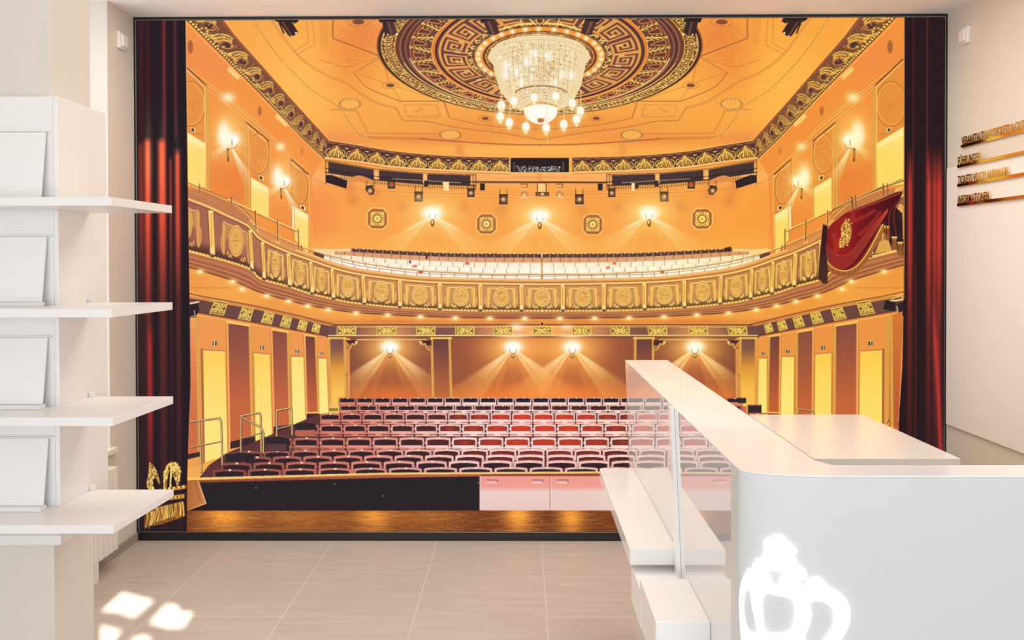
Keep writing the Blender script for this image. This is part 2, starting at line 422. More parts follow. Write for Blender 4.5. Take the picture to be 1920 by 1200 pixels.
# wall lamps on the side walls
def sconce_side(x, y, s):
    M.glow(x-3*s, y-16*s, 34*s, 48*s, (255, 206, 116), .8)
    for k in (0, 1):
        X_ = 2*ax(y)-x if k else x; D = (lambda a: 180-a) if k else (lambda a: a)
        beam(X_, y, D(64), 8, 92*s, (255, 240, 186), .95); beam(X_, y, D(60), 4, 66*s, (255, 254, 236), .9); beam(X_, y, D(146), 13, 50*s, (255, 236, 180), .8); beam(X_, y, D(35), 8, 60*s, (255, 214, 130), .4)
    M.glow(x-11*s, y-18*s, 14*s, 27*s, (255, 250, 222), 1., p=3)
    M.glow(x+2*s, y-8*s, 20*s, 17*s, (255, 252, 230), 1., p=3); M.ell(x+9*s, y-8*s, 6*s, 8*s, (255, 255, 246))
    M.line([(x-4*s, y+10*s), (x-3*s, y+31*s)], 4*s, (128, 82, 46)); M.line([(x-4*s, y+12*s), (x-3*s, y+26*s)], 1.3*s, (240, 190, 100))
    M.line(smooth([(x-3*s, y+12*s), (x+2*s, y+8*s), (x+10*s, y+8*s), (x+14*s, y+1*s)], 14), 1.3*s, (196, 132, 70))
    M.line([(x+4*s, y-8*s), (x+4*s, y+2*s)], 1.4*s, (176, 130, 84))
sconce_side(431, 270, 1.0); sconce_side(530, 346, .82)
M.glow(604, 352, 12, 16, (206, 118, 72), .6); M.glow(441, 372, 14, 12, (216, 126, 74), .5)

# 4 back wall, upper
BW = [(607, 296), (680, 304), (744, 314), (840, 320), (955, 324), (1014, 324), (1014, 535), (600, 520), (583, 480), (580, 335)]
def back_col(X, Y):
    b = np.array([249, 162, 76], np.float32)+0*X[..., None]
    b = b+np.exp(-(((Y-330)/18)**2))[..., None]*np.array([2, 14, 26])
    b = b+np.exp(-(((X-600)/30)**2+((Y-400)/50)**2))[..., None]*np.array([-4, -16, 4])
    b = b+np.clip((Y-430)/40, 0, 1)[..., None]*np.array([2, 12, 6])
    return b
poly([(607, 296), (680, 304), (744, 314), (840, 320), (955, 324), (1068, 324), (1190, 320), (1283, 314), (1350, 304), (1421, 295), (1440, 330), (1446, 480), (1430, 520), (1014, 535), (600, 520), (583, 480), (583, 335)], back_col)
M.line(smooth([(578, 328), (612, 346), (650, 352), (760, 360), (1014, 365)], 40), 1.2, (214, 126, 66), .5)
for k in range(3): M.line([(583+k*.4, 326), (590+k, 470)], 2, (238, 146, 72), .25)
for k in range(5): M.line([(745, 356+k*2.6), (1014, 362+k*2.4)], 1, (255, 196, 116) if k % 2 else (226, 142, 74), .55)
for x, y in ((655, 352), (662, 376), (755, 388), (870, 388), (940, 394), (700, 360)): M.glow(x, y, 12, 13, (222, 132, 74), .6)

# frieze, back and cornices
def acanth(B, n, u0, u1, m=M, lw=1.6, bright=1.0, flat=False, seed=0):
    r = np.random.RandomState(seed+3)
    for i in range(n):
        c = u0+(u1-u0)*(i+.5)/n; w = (u1-u0)/n
        g = lambda a, v: B(c+a*w, v)
        m.poly(smooth([g(-.40, .88), g(-.30, .5), g(-.12, .22), g(.1, .2), g(.30, .5), g(.40, .88), g(.2, .93), g(-.2, .93), g(-.40, .88)], 24), (168, 108, 56), .85)
        for k, a in enumerate((-.32, -.22, -.12, -.03, .06, .15, .25, .34)):
            top = .20+abs(a)*1.0
            P = [g(a*1.25+r.randn()*.01, .86-r.rand()*.06), g(a*.95, .62), g(a*.6, .38+abs(a)*.5), g(a*.35+.02, top)]
            m.line(smooth(P, 9), lw*(1.25 if k % 2 else .8), (255, 222, 118) if k % 2 else (236, 170, 78), .95)
        for s in (-1, 1):
            m.line(smooth([g(.30*s, .42), g(.43*s, .5), g(.46*s, .74), g(.38*s, .9)], 9), lw*.9, (246, 190, 92))
            m.ell(*g(.33*s, .9), lw*.9, lw*.8, (255, 216, 120)); m.ell(*g(.14*s, .92), lw*.8, lw*.7, (240, 180, 90))
            m.line([g(.12*s, .12), g(.42*s, .08)], lw*.6, (214, 140, 90), .8)
        m.line([g(.44, .28), g(.56, .28)], lw*1.3, (250, 204, 110), .9)
        m.line([g(-.5, .04), g(-.2, .08), g(.2, .08), g(.5, .04)], lw*.5, (200, 130, 80), .8)
BF = Band(smooth([(614, 264), (676, 274), (744, 285), (840, 293), (956, 296)], 60), smooth([(608, 295), (680, 304), (744, 313), (840, 319), (956, 323)], 60))
M.poly(BF.poly(), (86, 56, 54)); acanth(BF, 9, -.0, 1.0, lw=1.5)
M.line(BF.path(1.0), 2.6, (255, 208, 128)); M.line(BF.path(1.12), 1.2, (206, 124, 66)); M.line(BF.path(0.0), 1.3, (150, 88, 60)); M.line(BF.path(-.06), 1.2, (255, 200, 120), .8)
BC = Band([(400, 20), (414, 34), (440, 68), (490, 124), (550, 192), (616, 264)], [(336, 20), (349, 35), (380, 66), (414, 100), (472, 158), (520, 208), (570, 260), (608, 296)], 300)
M.poly(BC.poly(), (128, 80, 60))
def cornice(B):
    n = 11
    # cells get smaller with distance
    e = [0]; s = 1.0
    for i in range(n): e.append(e[-1]+s); s *= .9
    e = np.array(e)/e[-1]
    r = np.random.RandomState(5)
    for i in range(n):
        c, w = (e[i]+e[i+1])/2, e[i+1]-e[i]; sc = w/.12
        g = lambda a, v: B(c+a*w, v)
        M.poly([g(.0, .2), g(.30, .3), g(.42, .62), g(.2, .66), g(.05, .5)], (84, 56, 58))
        for k in range(6):
            o = k*.075
            P = [g(-.48+o, .95-o*.3), g(-.30+o, .72), g(-.34+o*1.1, .45), g(-.22+o*1.2, .2+o*.4), g(-.02+o, .14+o*.8)]
            M.line(smooth(P, 10), max(.8, 2.0*sc), (255, 214, 110) if k % 2 == 0 else (196, 122, 60), .95)
        M.line(smooth([g(.10, .30), g(.34, .34), g(.44, .55), g(.36, .74)], 8), max(.7, 1.4*sc), (236, 160, 92), .9)
        for _ in range(10): a_ = r.rand()-.5; v_ = .15+.5*r.rand(); M.line([g(a_, v_), g(a_+.10, v_+.12)], max(.6, 1.2*sc), (232, 160, 78) if _ % 2 else (84, 50, 46), .85)
        for _ in range(26): M.ell(*g(r.rand()-.5, .66+.26*r.rand()), max(.7, 1.6*sc), max(.6, 1.2*sc), (252, 204, 104) if _ % 3 else (120, 70, 50))
        M.line([g(-.5, .06), g(.5, .06)], 1, (196, 112, 72), .7)
        for _ in range(8): M.ell(*g(-.5+_/8., .96), max(.8, 2.2*sc), max(.7, 1.7*sc), (255, 222, 122))
        for _ in range(8): M.ell(*g(-.45+_/8., .965), max(.5, .9*sc), max(.4, .8*sc), (150, 88, 46))
    M.line(B.path(1.02), 1.6, (92, 54, 40)); M.line(B.path(.9), 1, (150, 90, 54), .8)
cornice(BC)
M.line(BC.path(-.02), 1.4, (176, 98, 60)); M.line(BC.path(-.09), 1.4, (255, 190, 104), .7)
poly([(956, 296), (1068, 296), (1068, 323), (956, 323)], (46, 36, 38))
for i in range(150): ell(968+rng.rand()*84, 312+rng.rand()*10, 1.2, .8, [(240, 220, 190), (150, 130, 120), (255, 250, 235), (90, 70, 66)][rng.randint(4)], .9)
line([(956, 296), (956, 323)], 1.8, GOLD); line([(1068, 296), (1068, 323)], 1.8, GOLD)
poly([(962, 304), (966, 304), (966, 321), (962, 321)], (90, 66, 60)); poly([(1054, 304), (1058, 304), (1058, 321), (1054, 321)], (90, 66, 60))
line([(956, 324), (1068, 324)], 2, (255, 206, 124)); line([(960, 332), (1064, 332)], 1.4, (232, 150, 76)); line([(1012, 326), (1012, 336)], 10, (226, 142, 84), .4)

# light galleries
G = Band([(610, 302), (700, 318), (793, 326), (892, 329)], [(610, 324), (700, 338), (793, 346), (892, 349)])
for u0, u1 in ((.02, .325), (.36, .65), (.68, .965)):
    M.poly(G.poly(0, .95, u0, u1), (66, 50, 54))
for i in range(64):
    u = i/63.; M.line([G(u, -.1), G(u, .1)], .9, (128, 74, 48), .9)
    if .02 < u < .97: M.line([G(u, .15), G(u, .62)], .8, (176, 112, 78), .4)
    if u > .1: M.line([G(u, .88), G(u, 1.35)], 1, (104, 60, 44), .9)
M.line(G.path(-.08), 1.2, (120, 70, 50)); M.line(G.path(.62), 1.5, (50, 38, 40)); M.line(G.path(.95), 2, (70, 46, 44)); M.line(G.path(1.2), .8, (120, 70, 50), .8)
M.line([G(.45, .7), G(.9, .72)], 1.4, (250, 220, 190), .6)
for u in (.34, .665): M.line([G(u, .0), G(u, .8)], 2, (255, 206, 140), .8)
M.line([(611, 303), (611, 345)], 1, (80, 50, 44)); M.line([(892, 326), (892, 356)], 1.2, (80, 50, 44)); M.line([(887, 326), (887, 352)], 1, (80, 50, 44))
M.poly(smooth([(655, 334), (672, 329), (690, 334), (702, 341), (690, 345), (668, 340), (650, 345), (655, 334)], 30), (228, 144, 80))
ML.poly([(830, 341), (842, 341), (842, 358), (832, 357)], (255, 222, 160)); ell(1193, 349, 5, 5, (70, 46, 44)); poly([(1184, 343), (1190, 343), (1190, 358), (1184, 358)], (255, 222, 160))
line([(888, 341), (1137, 342)], 2.6, (62, 42, 42)); line([(890, 343.5), (1137, 344.5)], .8, (150, 90, 60), .8)
def spot(x, y, s=1., sq=True, rot=0):
    M.line([(x-7*s, y-10*s), (x-7*s, y-20*s)], 1.2, (80, 50, 44)); M.line([(x+7*s, y-10*s), (x+7*s, y-20*s)], 1.2, (80, 50, 44))
    M.line([(x-9*s, y-10*s), (x+9*s, y-10*s)], 1, (70, 46, 42))
    if sq: M.poly([(x-8.5*s, y-10*s), (x+8.5*s, y-10*s), (x+8.5*s, y+10*s), (x-8.5*s, y+10*s)], (58, 42, 42)); M.line([(x-8.5*s, y+10.5*s), (x+8.5*s, y+10.5*s)], 1.2, (255, 196, 130))
    else: M.poly([(x-9*s, y-8*s), (x+3*s, y-12*s), (x+9*s, y-2*s), (x+7*s, y+7*s), (x-1*s, y+8*s), (x-9*s, y-1*s)], (58, 42, 42))
    M.glow(x, y, 5.6*s, 5.6*s, (255, 176, 112), 1.); M.ell(x-1*s, y-1*s, 1.6*s, 1.6*s, (255, 224, 180))
M.poly([(611, 328), (622, 328), (652, 339), (650, 354), (611, 342)], (50, 38, 44)); M.line([(650, 354), (652, 339)], 1, (255, 190, 120))
spot(785, 369, .95); spot(883, 362, .8); spot(944, 374, .95); spot(694, 358, .95, False); spot(734, 346, .8)
M.ell(734, 345, 2.6, 3.5, (214, 70, 50)); M.poly([(900, 344), (909, 344), (909, 357), (900, 357)], (52, 40, 42)); M.poly([(795, 339), (803, 339), (803, 350), (795, 350)], (52, 40, 42))
for x in (983, 1049):
    line([(x-6, 345), (x+6, 345), (x+5, 353), (x-5, 353)], 1.2, (90, 56, 44)); line([(x-7, 354), (x+7, 354)], 1.6, (255, 214, 150))
    poly(smooth([(x-8, 370), (x-6, 361), (x, 358), (x+6, 361), (x+8, 370), (x-8, 370)], 20), (214, 132, 84)); line([(x-8, 370), (x+8, 370)], 1.6, (255, 220, 170)); ell(x, 366, 3, 3, (255, 206, 140))
poly([(1009, 345), (1023, 345), (1023, 359), (1009, 359)], (255, 206, 130)); line([(1008, 344), (1008, 360)], 1.4, (70, 46, 40)); line([(1024, 344), (1024, 360)], 1.4, (70, 46, 40))
poly([(1004, 360), (1030, 360), (1030, 368), (1004, 368)], (92, 56, 48)); ell(1017, 364, 3, 2.5, (240, 210, 180)); ell(1010, 364, 2, 2, (180, 60, 50))

# octagonal grilles
def octa(cx, cy, r, sk=0):
    def o(k, dy=0): 
        c = .56
        return [(cx+r*k*a, cy+r*k*b*1.02+sk*a) for a, b in ((-1, -c), (-c, -1), (c, -1), (1, -c), (1, c), (c, 1), (-c, 1), (-1, c))]
    poly(o(1), (255, 214, 120)); poly(o(.92), (196, 116, 66)); poly(o(.80), (150, 84, 60)); poly(o(.72), (206, 126, 76))
    q = .62*r
    poly(smooth([(cx-q, cy-q*.8), (cx-q*.8, cy-q), (cx+q*.8, cy-q), (cx+q, cy-q*.8), (cx+q, cy+q*.8), (cx+q*.8, cy+q), (cx-q*.8, cy+q), (cx-q, cy+q*.8), (cx-q, cy-q*.8)], 40), (250, 208, 104))
    for i in range(16):
        t = i*math.pi/8; ell(cx+q*.62*math.cos(t), cy+q*.62*math.sin(t), 1.5, 1.5, (150, 92, 44)); ell(cx+q*.92*math.cos(t+.2), cy+q*.92*math.sin(t+.2), 1.1, 1.1, (132, 78, 44))
    ring(cx, cy, q*.4, q*.4, 1.2, (255, 236, 150)); ell(cx, cy, 2, 2, (214, 150, 70))
octa(707.5, 410, 20, .5); octa(912, 420, 19.6); octa(1111.5, 421, 19.6); octa(1316.5, 410.5, 20, -.5)

def sconce_back(x, y, s=1., low=False):
    glow(x, y-4*s, 54*s, 34*s, (255, 212, 120), .9)
    for sg in (-1, 1):
        D = lambda a: 90-sg*(90-a)
        beam(x+sg*2*s, y+2*s, D(37), 11, 120*s, (255, 226, 150), .75); beam(x+sg*2*s, y+2*s, D(27), 5, 60*s, (255, 252, 226), .95)
        beam(x+sg*2*s, y+4*s, D(48), 5, 104*s, (255, 216, 130), .5); beam(x+sg*3*s, y+4*s, D(45), 4, 50*s, (255, 246, 206), .7)
        beam(x+sg*3*s, y+6*s, D(60), 6, 84*s, (255, 208, 116), .35)
        line([(x+sg*10*s, y+14*s), (x+sg*28*s, y+29*s)], 1.1*s, (206, 130, 66), .5)
    glow(x, y-6*s, 22*s, 14*s, (255, 252, 226), 1., p=3); glow(x, y-2*s, 15*s, 11*s, (255, 255, 250), .95, p=3)
    ell(x, y+14*s, 3.6*s, 7*s, (160, 100, 46)); ell(x-.6*s, y+12*s, 1.8*s, 4*s, (255, 220, 120)); ring(x, y+14*s, 3.2*s, 6.6*s, 1*s, (110, 66, 40), .8)
    for sg in (-1, 1): line([(x+sg*5*s, y+4*s), (x+sg*6*s, y-1*s)], 1.2*s, (150, 130, 120), .8)
sconce_back(811, 404); sconce_back(1012, 409); sconce_back(1217, 404)

# 5 balcony seats
top = smooth([(588, 466), (628, 467), (658, 466), (740, 470), (855, 475), (1015, 476)], 80)
bot = smooth([(588, 486), (626, 500), (672, 511), (740, 519), (809, 524), (924, 527), (1015, 528)], 80)
SB = Band(top, bot)
M.poly(SB.poly(0.02, 1), (252, 214, 160))
def rowcurve(f):
    return [SB(u, f) for u in np.linspace(0, 1, 50)]
rows = ((.0, .14, (92, 62, 60), 24), (.14, .32, (222, 156, 112), 22), (.32, .52, (255, 236, 206), 20), (.52, .72, (255, 246, 228), 19), (.72, .98, (255, 248, 234), 18))
for f0, f1, c, n in rows:
    u0 = .165 if f0 < .05 else (.095 if f0 < .2 else 0.02)
    M.poly(SB.poly(f0, f1, u0, 1.0), c)
    for i in range(n+1):
        u = u0+(1-u0)*(i+rng.rand()*.1)/n
        M.line([SB(u, f0+.02), SB(u, f1-.02)], 1.1, (110, 70, 56) if f0 > .05 else (240, 190, 140), .85)
        if f0 < .05: M.ell(*SB(u+.018, 0.0), 1.4, 1.1, (255, 220, 180))
        if f0 > .1: M.line([SB(u+.006, f1), SB(u+.8*(1-u0)/n, f1)], 1, (216, 160, 116), .7)
        if f0 > .3:
            M.poly([SB(u+.002, f0+.02), SB(u+.35/n, f0+.02), SB(u+.30/n, f1-.03), SB(u+.002, f1-.03)], (242, 206, 160), .22)
for x, y in ((778, 499), (789, 510), (876, 494)): poly([(x-4, y-2.5), (x+4, y-2.5), (x+4, y+2.5), (x-4, y+2.5)], (214, 70, 52))
for x, y in ((1152, 494), (1140, 502), (1242, 510)): poly([(x-3.5, y-2.5), (x+3.5, y-2.5), (x+3.5, y+2.5), (x-3.5, y+2.5)], (220, 90, 60))
for x, y in ((800, 483), (769, 491)): poly([(x-2, y-3), (x+2, y-3), (x+2, y+3), (x-2, y+3)], (70, 46, 42))
M.glow(800, 497, 110, 12, (255, 255, 244), .35); M.glow(960, 503, 80, 10, (255, 252, 236), .4)
poly([(1358, 465), (1371, 462), (1371, 471), (1358, 472)], (70, 46, 42)); M.poly([(588, 471), (608, 477), (607, 486), (588, 480)], (104, 64, 60))

# balcony front
RT = [(335, 366), (354, 374), (388, 387), (420, 402), (464, 423), (488, 448), (536, 471), (580, 487), (626, 503), (672, 514), (740, 523), (809, 529), (924, 532), (1016, 533)]
RB = [(335, 466), (356, 471), (420, 488), (468, 504), (488, 522), (540, 537), (580, 550), (640, 564), (672, 569), (740, 576), (832, 581), (924, 583), (1016, 583)]
xs = np.linspace(336, 1016, 340)
RTs = smooth(RT, 200); RBs = smooth(RB, 200)
yt = lambda x: float(np.interp(x, RTs[:, 0], RTs[:, 1])); yb = lambda x: float(np.interp(x, RBs[:, 0], RBs[:, 1]))
def F(x, v): return (x, yt(x)+(yb(x)-yt(x))*v)
def fpath(v, x0=336, x1=1016, n=160): return [F(x, v) for x in np.linspace(x0, x1, n)]
def fpoly(v0, v1, x0=336, x1=1016, n=160): return fpath(v0, x0, x1, n)+fpath(v1, x0, x1, n)[::-1]
def front_col(X, Y):
    b = np.stack([np.interp(X, [340, 460, 560, 760, 1016], c) for c in ((162, 172, 190, 206, 210), (100, 108, 128, 142, 146), (82, 84, 84, 88, 92))], -1)
    yy = np.interp(X, RTs[:, 0], RTs[:, 1]); y2 = np.interp(X, RBs[:, 0], RBs[:, 1]); v = np.clip((Y-yy)/(y2-yy), 0, 1)[..., None]
    return (b*(1-.42*np.clip((v-.72)/.2, 0, 1))).astype(np.float32)
M.poly(fpoly(-.2, 0), (232, 160, 92)); M.poly(fpoly(0, 1), front_col)
M.line(fpath(-.3), 1.2, (188, 116, 70), .8); M.line(fpath(-.16), 1.8, (255, 214, 140), .9); M.line(fpath(-.06), 1.6, (150, 90, 60), .9); M.line(fpath(.0), 2.6, (255, 214, 120)); M.line(fpath(.055), 1.2, (130, 76, 56), .8)
M.line(fpath(1.0), 4, (250, 196, 96)); M.line(fpath(1.045), 1.2, (120, 66, 50), .9)
beads(fpath(.99), 3.4, 1.2, (255, 234, 160), (196, 128, 60))
GL = (240, 184, 96); GL2 = (255, 212, 122)
def medal(cx, w, lean=0, m=M, dark=False):
    """figures, roundel and scrolls on one parapet panel; w = half width"""
    g = lambda a, v: F(cx+a*w, v)
    h = (yb(cx)-yt(cx))
    gl = (222, 156, 92) if dark else GL; gl2 = (240, 178, 104) if dark else GL2
    m.poly([g(-.62, .18), g(.62, .18), g(.62, .5), g(-.62, .5)], (196, 146, 84), .8)
    m.line([g(-.7, .17), g(.7, .17)], 2, gl2)
    for s in (-1, 1):
        m.poly(smooth([g(.72*s, .12), g(.88*s, .20), g(.86*s, .4), g(.98*s, .55), g(.92*s, .8), g(.74*s, .88), g(.66*s, .6), g(.62*s, .3), g(.72*s, .12)], 26), gl)
        m.line([g(.78*s, .25), g(.8*s, .75)], 1.4, gl2, .9); m.line([g(.9*s, .35), g(.86*s, .78)], 1, (170, 110, 64), .7); m.line([g(.68*s, .35), g(.7*s, .7)], 1, (170, 110, 64), .7)
        m.line(smooth([g(.6*s, .86), g(.52*s, .78), g(.44*s, .9), g(.36*s, .82), g(.28*s, .9)], 16), 1.6, gl2)
    x, y = g(0, .48)
    m.ell(x, y, w*.47, h*.36, gl2); m.ring(x, y, w*.40, h*.31, 1.4, (188, 126, 70), .9); m.ell(x, y, w*.34, h*.26, (232, 172, 90)); 
    r = np.random.RandomState(int(cx))
    for k in range(10):
        a, b = (r.rand()-.5)*w*.5, (r.rand()-.5)*h*.4
        m.line([(x+a, y+b), (x+a+r.randn()*w*.14, y+b+r.randn()*1.5)], 1.1, (160, 100, 56) if k % 2 else (255, 226, 140), .8)
    m.line([(x-w*.3, y), (x+w*.3, y)], 1, (196, 136, 70), .8)
for cx, w, dk in ((345, 34, 1), (443, 30, 1), (517, 17, 0), (563, 18, 0), (603, 17, 0), (652, 24, 0), (715, 28, 0), (787, 31, 0), (864, 31, 0), (940, 31, 0)):
    medal(cx, w, dark=bool(dk))
medal(1017, 31, m=ML)
for x, w in ((396, 9), (470, 6), (493, 6), (541, 7), (583, 6), (623, 6), (681, 6.5), (750, 7), (825, 7.5), (901, 7.5), (978, 7.5)):
    M.poly([F(x-w/2-1, .06), F(x+w/2-1, .06), F(x+w/2+3*(x < 700), .93), F(x-w/2+3*(x < 700), .93)], (250, 200, 104))
    M.line([F(x-w/2-2, .05), F(x-w/2+1.5*(x < 700), .95)], 1.4, (138, 84, 62), .9)
    M.ell(*F(x, .07), w*.45, 2, (255, 232, 150)); M.line([F(x, .1), F(x+1, .8)], 1, (176, 118, 62), .8)
    for k in (-1, 0, 1): M.line([F(x+k*w*.33+2*(x < 700), .8), F(x+k*w*.33+2*(x < 700), .95)], 1.3, (255, 236, 170))
    M.line([F(x+2*(x < 700)-2, .99), F(x+2*(x < 700)+2, .99)], 3, (96, 56, 48))
# rails of the side stairs
M.line(smooth([(340, 338), (370, 352), (428, 376), (452, 392), (472, 412), (484, 436)], 30), 2.2, (236, 176, 108)); M.line(smooth([(340, 336), (370, 350), (428, 374), (452, 390), (474, 410)], 30), 1, (110, 68, 52))
M.line([(428, 374), (470, 393), (520, 416), (560, 433)], 2.4, (255, 206, 126)); M.line([(428, 376.5), (470, 395.5), (560, 436)], 1, (120, 76, 52))
M.line([(474, 420), (520, 443), (560, 460), (590, 471), (667, 490), (740, 501), (809, 508), (924, 513), (1016, 513)], 1.8, (255, 210, 130)); M.line([(474, 422), (520, 445), (560, 462), (590, 473), (667, 492), (740, 503), (809, 510), (924, 515), (1016, 515)], 1, (130, 80, 56))
for x, y0, y1 in ((479, 395, 430), (520, 412, 452), (559, 430, 468), (434, 370, 390), (374, 345, 362), (565, 460, 470)): M.line([(x, y0), (x+1, y1)], 1.8, (130, 82, 54)); M.line([(x+2, y0+2), (x+3, y1)], 1, (250, 196, 116))
M.poly([(482, 425), (517, 440), (517, 455), (486, 444)], (214, 138, 84), .7); M.poly([(524, 447), (556, 460), (556, 470), (524, 460)], (214, 138, 84), .7)
M.line([(336, 358), (352, 362), (400, 380), (460, 408), (480, 428)], 3, (196, 122, 76), .8); M.poly([(352, 352), (388, 360), (440, 385), (470, 410), (462, 420), (400, 388), (352, 370)], (190, 120, 80), .8)

# 6 soffit below the balcony
ST = fpath(1.06); 
ly = [(375, 509), (436, 527.6), (454, 542), (500, 554.6), (541, 565), (577, 573.6), (615.5, 580.6), (667.5, 587), (727, 590.5), (788.5, 594), (854, 596), (918.7, 596.7), (984, 597)]
back = [(1018, 609), (900, 609), (700, 609), (640, 611), (626, 611), (560, 596), (480, 578), (420, 563), (356, 546), (334, 540)]
def soff(X, Y):
    b = np.array([240, 156, 74], np.float32)+0*X[..., None]
    b = b+(np.sin(X*.032)*.5+.5)[..., None]*np.array([6, 12, 6])*.8
    b = b+np.exp(-((Y-604)/6)**2)[..., None]*np.array([-14, -22, -6])
    return b
M.poly(list(fpath(1.03))+back, soff)
mt = list(fpath(1.06)); 
lcurve = smooth([(334, 496), (375, 507), (436, 526), (470, 541), (500, 552), (541, 563), (577, 572), (615.5, 579), (667.5, 586), (727, 590), (788.5, 593), (854, 595), (918.7, 596), (984, 596.5), (1018, 596.5)], 120)
def lyf(x): return float(np.interp(x, lcurve[:, 0], lcurve[:, 1]))
XSs = np.linspace(336, 1017, 140)
M.poly([F(x, 1.03) for x in XSs]+[(x, lyf(x)) for x in XSs[::-1]], (182, 110, 76))
for f, c, w in ((.25, (206, 132, 86), 2.5), (.45, (140, 80, 62), 1.3), (.58, (214, 144, 92), 1.6), (.7, (130, 74, 58), 1.4), (.85, (196, 122, 78), 2), (1.0, (112, 64, 54), 2.4)):
    M.line([(x, F(x, 1.03)[1]*(1-f)+lyf(x)*f) for x in XSs], w, c, .9)
for x, y in ly:
    for k in (0, 1):
        X_ = 2*ax(y)-x if k else x
        glow(X_, y+1, 11, 6, (255, 206, 110), .8); glow(X_, y, 5, 3.4, (255, 250, 220), 1.)
M.line([(340, 540), (430, 540)], 1.2, (190, 110, 64), .7)
# lower frieze
FS = Band([(334, 556), (370, 561), (480, 580), (560, 598), (626, 613)], [(334, 580), (370, 586), (468, 603), (570, 622), (618, 631)])
M.line([(334, 546), (380, 556), (480, 574), (560, 592), (628, 609)], 3, (140, 82, 62), .8)
M.poly(FS.poly(), (112, 72, 68)); M.line(FS.path(-.1), 2.2, (206, 128, 74)); M.line(FS.path(1.06), 2.4, (196, 108, 70)); M.line(FS.path(1.2), 1.6, (250, 180, 110), .9); M.line(FS.path(.97), 1.5, (72, 44, 46))
def fret(P, m=M, seed=1):
    """P: four corners of a gilt fret plate"""
    (a, b, c, d) = [np.array(p, float) for p in P]
    g = lambda u, v: tuple((a*(1-u)+b*u)*(1-v)+(d*(1-u)+c*u)*v)
    m.poly([a, b, c, d], (112, 70, 44)); m.line([a, b, c, d, a], 1.5, (255, 216, 110))
    r = np.random.RandomState(seed); s = abs(b[0]-a[0])/35.+.35
    for u0, v0, u1, v1 in ((.12, .2, .3, .5), (.3, .5, .12, .8), (.88, .2, .7, .5), (.7, .5, .88, .8), (.3, .15, .42, .35), (.7, .15, .58, .35), (.3, .85, .42, .65), (.7, .85, .58, .65), (.36, .5, .46, .5), (.54, .5, .64, .5)):
        m.line([g(u0, v0), g(u1, v1)], 1.5*s+.3, (250, 206, 96))
    m.line([g(.42, .3), g(.58, .3), g(.6, .7), g(.4, .7), g(.42, .3)], 1.3, (255, 222, 120))
    for k in range(5):
        for q in (.12, .62): m.line([g(.08+k*.19, q), g(.20+k*.19, q), g(.20+k*.19, q+.26), g(.08+k*.19, q+.26), g(.08+k*.19, q)], 1.1, (250, 210, 104), .9)
    for _ in range(14): m.ell(*g(.08+.84*r.rand(), .12+.76*r.rand()), .9, .8, (255, 226, 130) if _ % 3 else (90, 54, 40))
for x, y, w, h in ((410, 577, 25, 23), (461, 588, 21, 21), (502, 596, 18, 19), (536, 603.6, 16, 18), (567, 610, 14, 16), (592.5, 615, 12, 14)):
    k = w*.17
    fret([(x-w/2+k*1.3, y-h/2-2), (x+w/2+k, y-h/2+2), (x+w/2-k*.8, y+h/2+2.5), (x-w/2-k, y+h/2-1.5)])
def fz(X, Y):
    b = np.array([112, 76, 74], np.float32)+0*X[..., None]
    for cx, s, a in ((731, 60, .8), (953, 80, 1.), (1017, 30, .6), (1081, 80, 1.), (1303, 60, .8)):
        b = b+np.exp(-((X-cx)/s)**2)[..., None]*np.array([112, 66, 18])*a
    return np.clip(b, 0, 246).astype(np.float32)
poly([(618, 611), (1418, 611), (1424, 631), (612, 631)], fz)
line([(626, 609), (1410, 609)], 2.2, (84, 54, 50)); line([(640, 613), (1400, 613)], 1.6, (250, 186, 110), .8)
glow(968, 614, 16, 9, (255, 246, 214), .85); glow(1063, 614, 12, 6, (255, 236, 190), .8)
poly([(612, 629), (1424, 629), (1424, 634), (612, 634)], (128, 80, 62)); line([(616, 629), (1420, 629)], 1.8, (255, 210, 150)); glow(962, 630, 30, 3.5, (255, 250, 220), .9); glow(1073, 630, 26, 3.5, (255, 250, 220), .9)
for i, x in enumerate((650.6, 725.5, 799, 872, 944, 1017.5, 1090.5, 1162.7, 1232.6, 1309, 1382.7)):
    k = (x-1017)*-.004
    fret([(x-18, 612.5), (x+17, 612.5), (x+17-k, 628), (x-17-k, 628)], ML, i)
ell(1016.5, 607, 4.2, 5, (236, 160, 90)); ell(1016.5, 607.5, 2.6, 2.8, (60, 36, 34))

# 7 lower side walls
LW = [(334, 586), (357, 590), (470, 609), (616, 634), (618, 790), (600, 905), (334, 905)]
M.poly(LW, (238, 152, 80))
def pan(x0, x1, y0, y1, xb0, xb1, yb_, c): M.poly([(x0, y0), (x1, y1), (xb1, yb_), (xb0, yb_)], c)
rb = vgrad(610, (136, 78, 70), 760, (200, 104, 66))
pan(334, 368, 590, 594, 334, 374, 880, mgrad([(590, (244, 162, 92)), (680, (226, 132, 82)), (800, (206, 110, 74))], 1))
pan(428, 467, 607, 612, 433, 473, 846, rb)
pan(511, 539, 620, 624, 515, 545, 812, rb)
pan(572, 591, 630, 632, 576, 598, 776, vgrad(632, (120, 68, 62), 760, (196, 98, 60)))
yc = lambda t: mgrad([(655, (252, 206, 92)), (700, (255, 214, 100)), (800, (254, 222, 120))], 1)
def dlow(x0, x1, y0, y1, xb0, xb1, yb_, pale=0):
    M.poly([(x0-3, y0-4), (x1+1, y1-3), (xb1+1, yb_), (xb0-3, yb_)], (214, 132, 70))
    c = mgrad([(655, (252, 204, 88)), (700, (255, 216, 106)), (800, (255, 226, 128))], 1) if not pale else mgrad([(660, (252, 222, 120)), (760, (255, 232, 140))], 1)
    M.poly([(x0, y0), (x1, y1), (xb1, yb_), (xb0, yb_)], c)
    M.line([(x0, y0), (x1, y1)], 1.2, (255, 232, 150))
